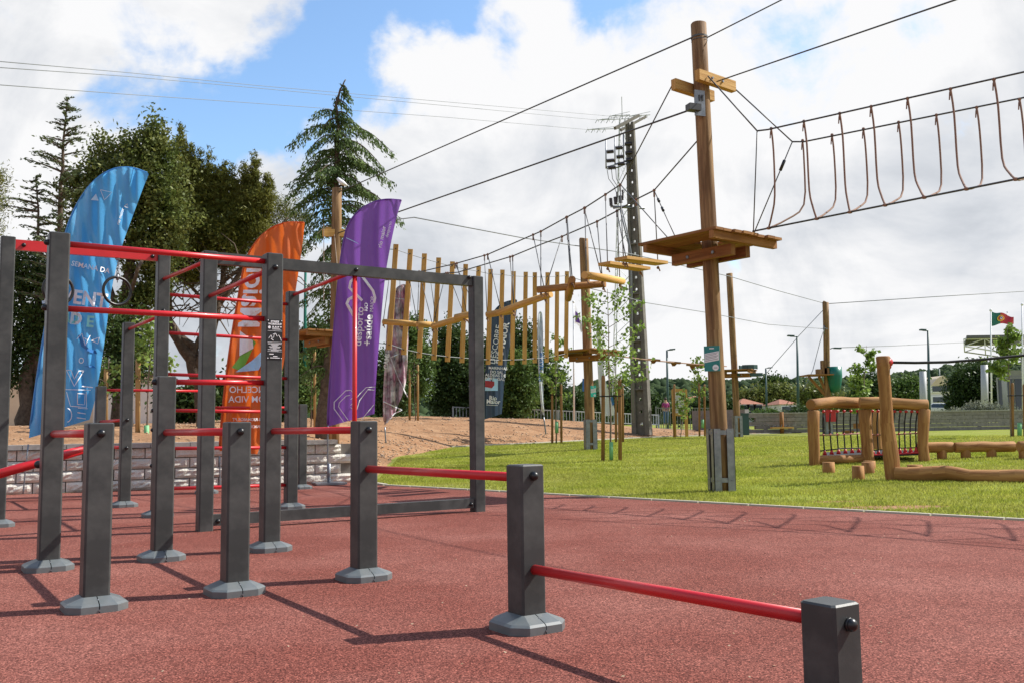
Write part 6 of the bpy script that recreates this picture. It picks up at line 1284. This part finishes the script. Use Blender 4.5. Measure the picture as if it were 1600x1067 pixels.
bush('broad_tree', 'green tree right of the notice board far away', [(1095, 640, 22, 16), (1120, 638, 18, 18), (1140, 640, 16, 16), (1060, 645, 20, 12)], 90, 'leaf_dark', 8000, .32, GR, .4)
bush('broad_tree', 'dark tree far behind the concrete pole', [(1000, 632, 26, 18), (975, 636, 22, 16), (1025, 636, 18, 14), (950, 638, 20, 16)], 85, 'leaf_dark', 9000, .3, GR, .4)
bush('broad_tree', 'twin topped pine standing above the hill line', [(1200, 594, 9, 5), (1217, 596, 9, 5), (1207, 604, 8, 5)], 150, 'leaf_dark', 1500, .5, GR, .5)
bush('broad_tree', 'tree with reddish tint between the parked cars and the hill', [(1330, 630, 22, 14), (1312, 640, 16, 10)], 80, 'leaf_oak', 4000, .28, GR, .35)
# far wooded ridge: terrain and one mass of tree crowns
HP = [(-700, 640), (0, 628), (400, 632), (700, 628), (860, 622), (920, 606), (1000, 602), (1100, 607), (1180, 604), (1260, 600), (1330, 598), (1380, 594), (1440, 586), (1500, 578), (1560, 576), (1620, 580), (1900, 585), (2400, 600)]
def ridge(x, y):
    px = 800+F*x/y; top = float(np.interp(px, [p[0] for p in HP], [p[1] for p in HP])); zt = at(px, top+7, 420).z; k = max(0, 1-abs(y-420)/240); k = k*k*(3-2*k)
    return lawn(x, y)-1+(zt-lawn(x, 420)+1)*k+2*mn.noise((x*.01, y*.01, 0))*k
tagp(grid('wooded_hill', list(np.arange(-700, 901, 20.0)), list(np.arange(180, 661, 20.0)), ridge, M['wood_far']), kind='structure')
V = []; Fq = []; ico = []; t_ = (1+5**.5)/2
ico = np.array([(-1, t_, 0), (1, t_, 0), (-1, -t_, 0), (1, -t_, 0), (0, -1, t_), (0, 1, t_), (0, -1, -t_), (0, 1, -t_), (t_, 0, -1), (t_, 0, 1), (-t_, 0, -1), (-t_, 0, 1)])/1.9
icf = np.array([(0, 11, 5), (0, 5, 1), (0, 1, 7), (0, 7, 10), (0, 10, 11), (1, 5, 9), (5, 11, 4), (11, 10, 2), (10, 7, 6), (7, 1, 8), (3, 9, 4), (3, 4, 2), (3, 2, 6), (3, 6, 8), (3, 8, 9), (4, 9, 5), (2, 4, 11), (6, 2, 10), (8, 6, 7), (9, 8, 1)])
n = 9000; xx = rng.uniform(-120, 330, n); yy = rng.uniform(200, 430, n); vv = []; ff = []
for i in range(n):
    z = ridge(xx[i], yy[i]); r = rng.uniform(1.2, 2.6); q = ico*rng.uniform(.7, 1.25, (12, 1))*np.array([r, r, r*rng.uniform(.8, 1.5)])+np.array([xx[i], yy[i], z+r*.8]); vv.append(q); ff.append(icf+12*i)
me = npmesh('far_woodland', np.concatenate(vv), np.concatenate(ff), M['wood_far'])
tagp(link('far_woodland', me), 'dark wooded hillside on the horizon', 'woodland', kind='stuff')
# tree belt mass in the middle distance
bpy.context.view_layer.update()
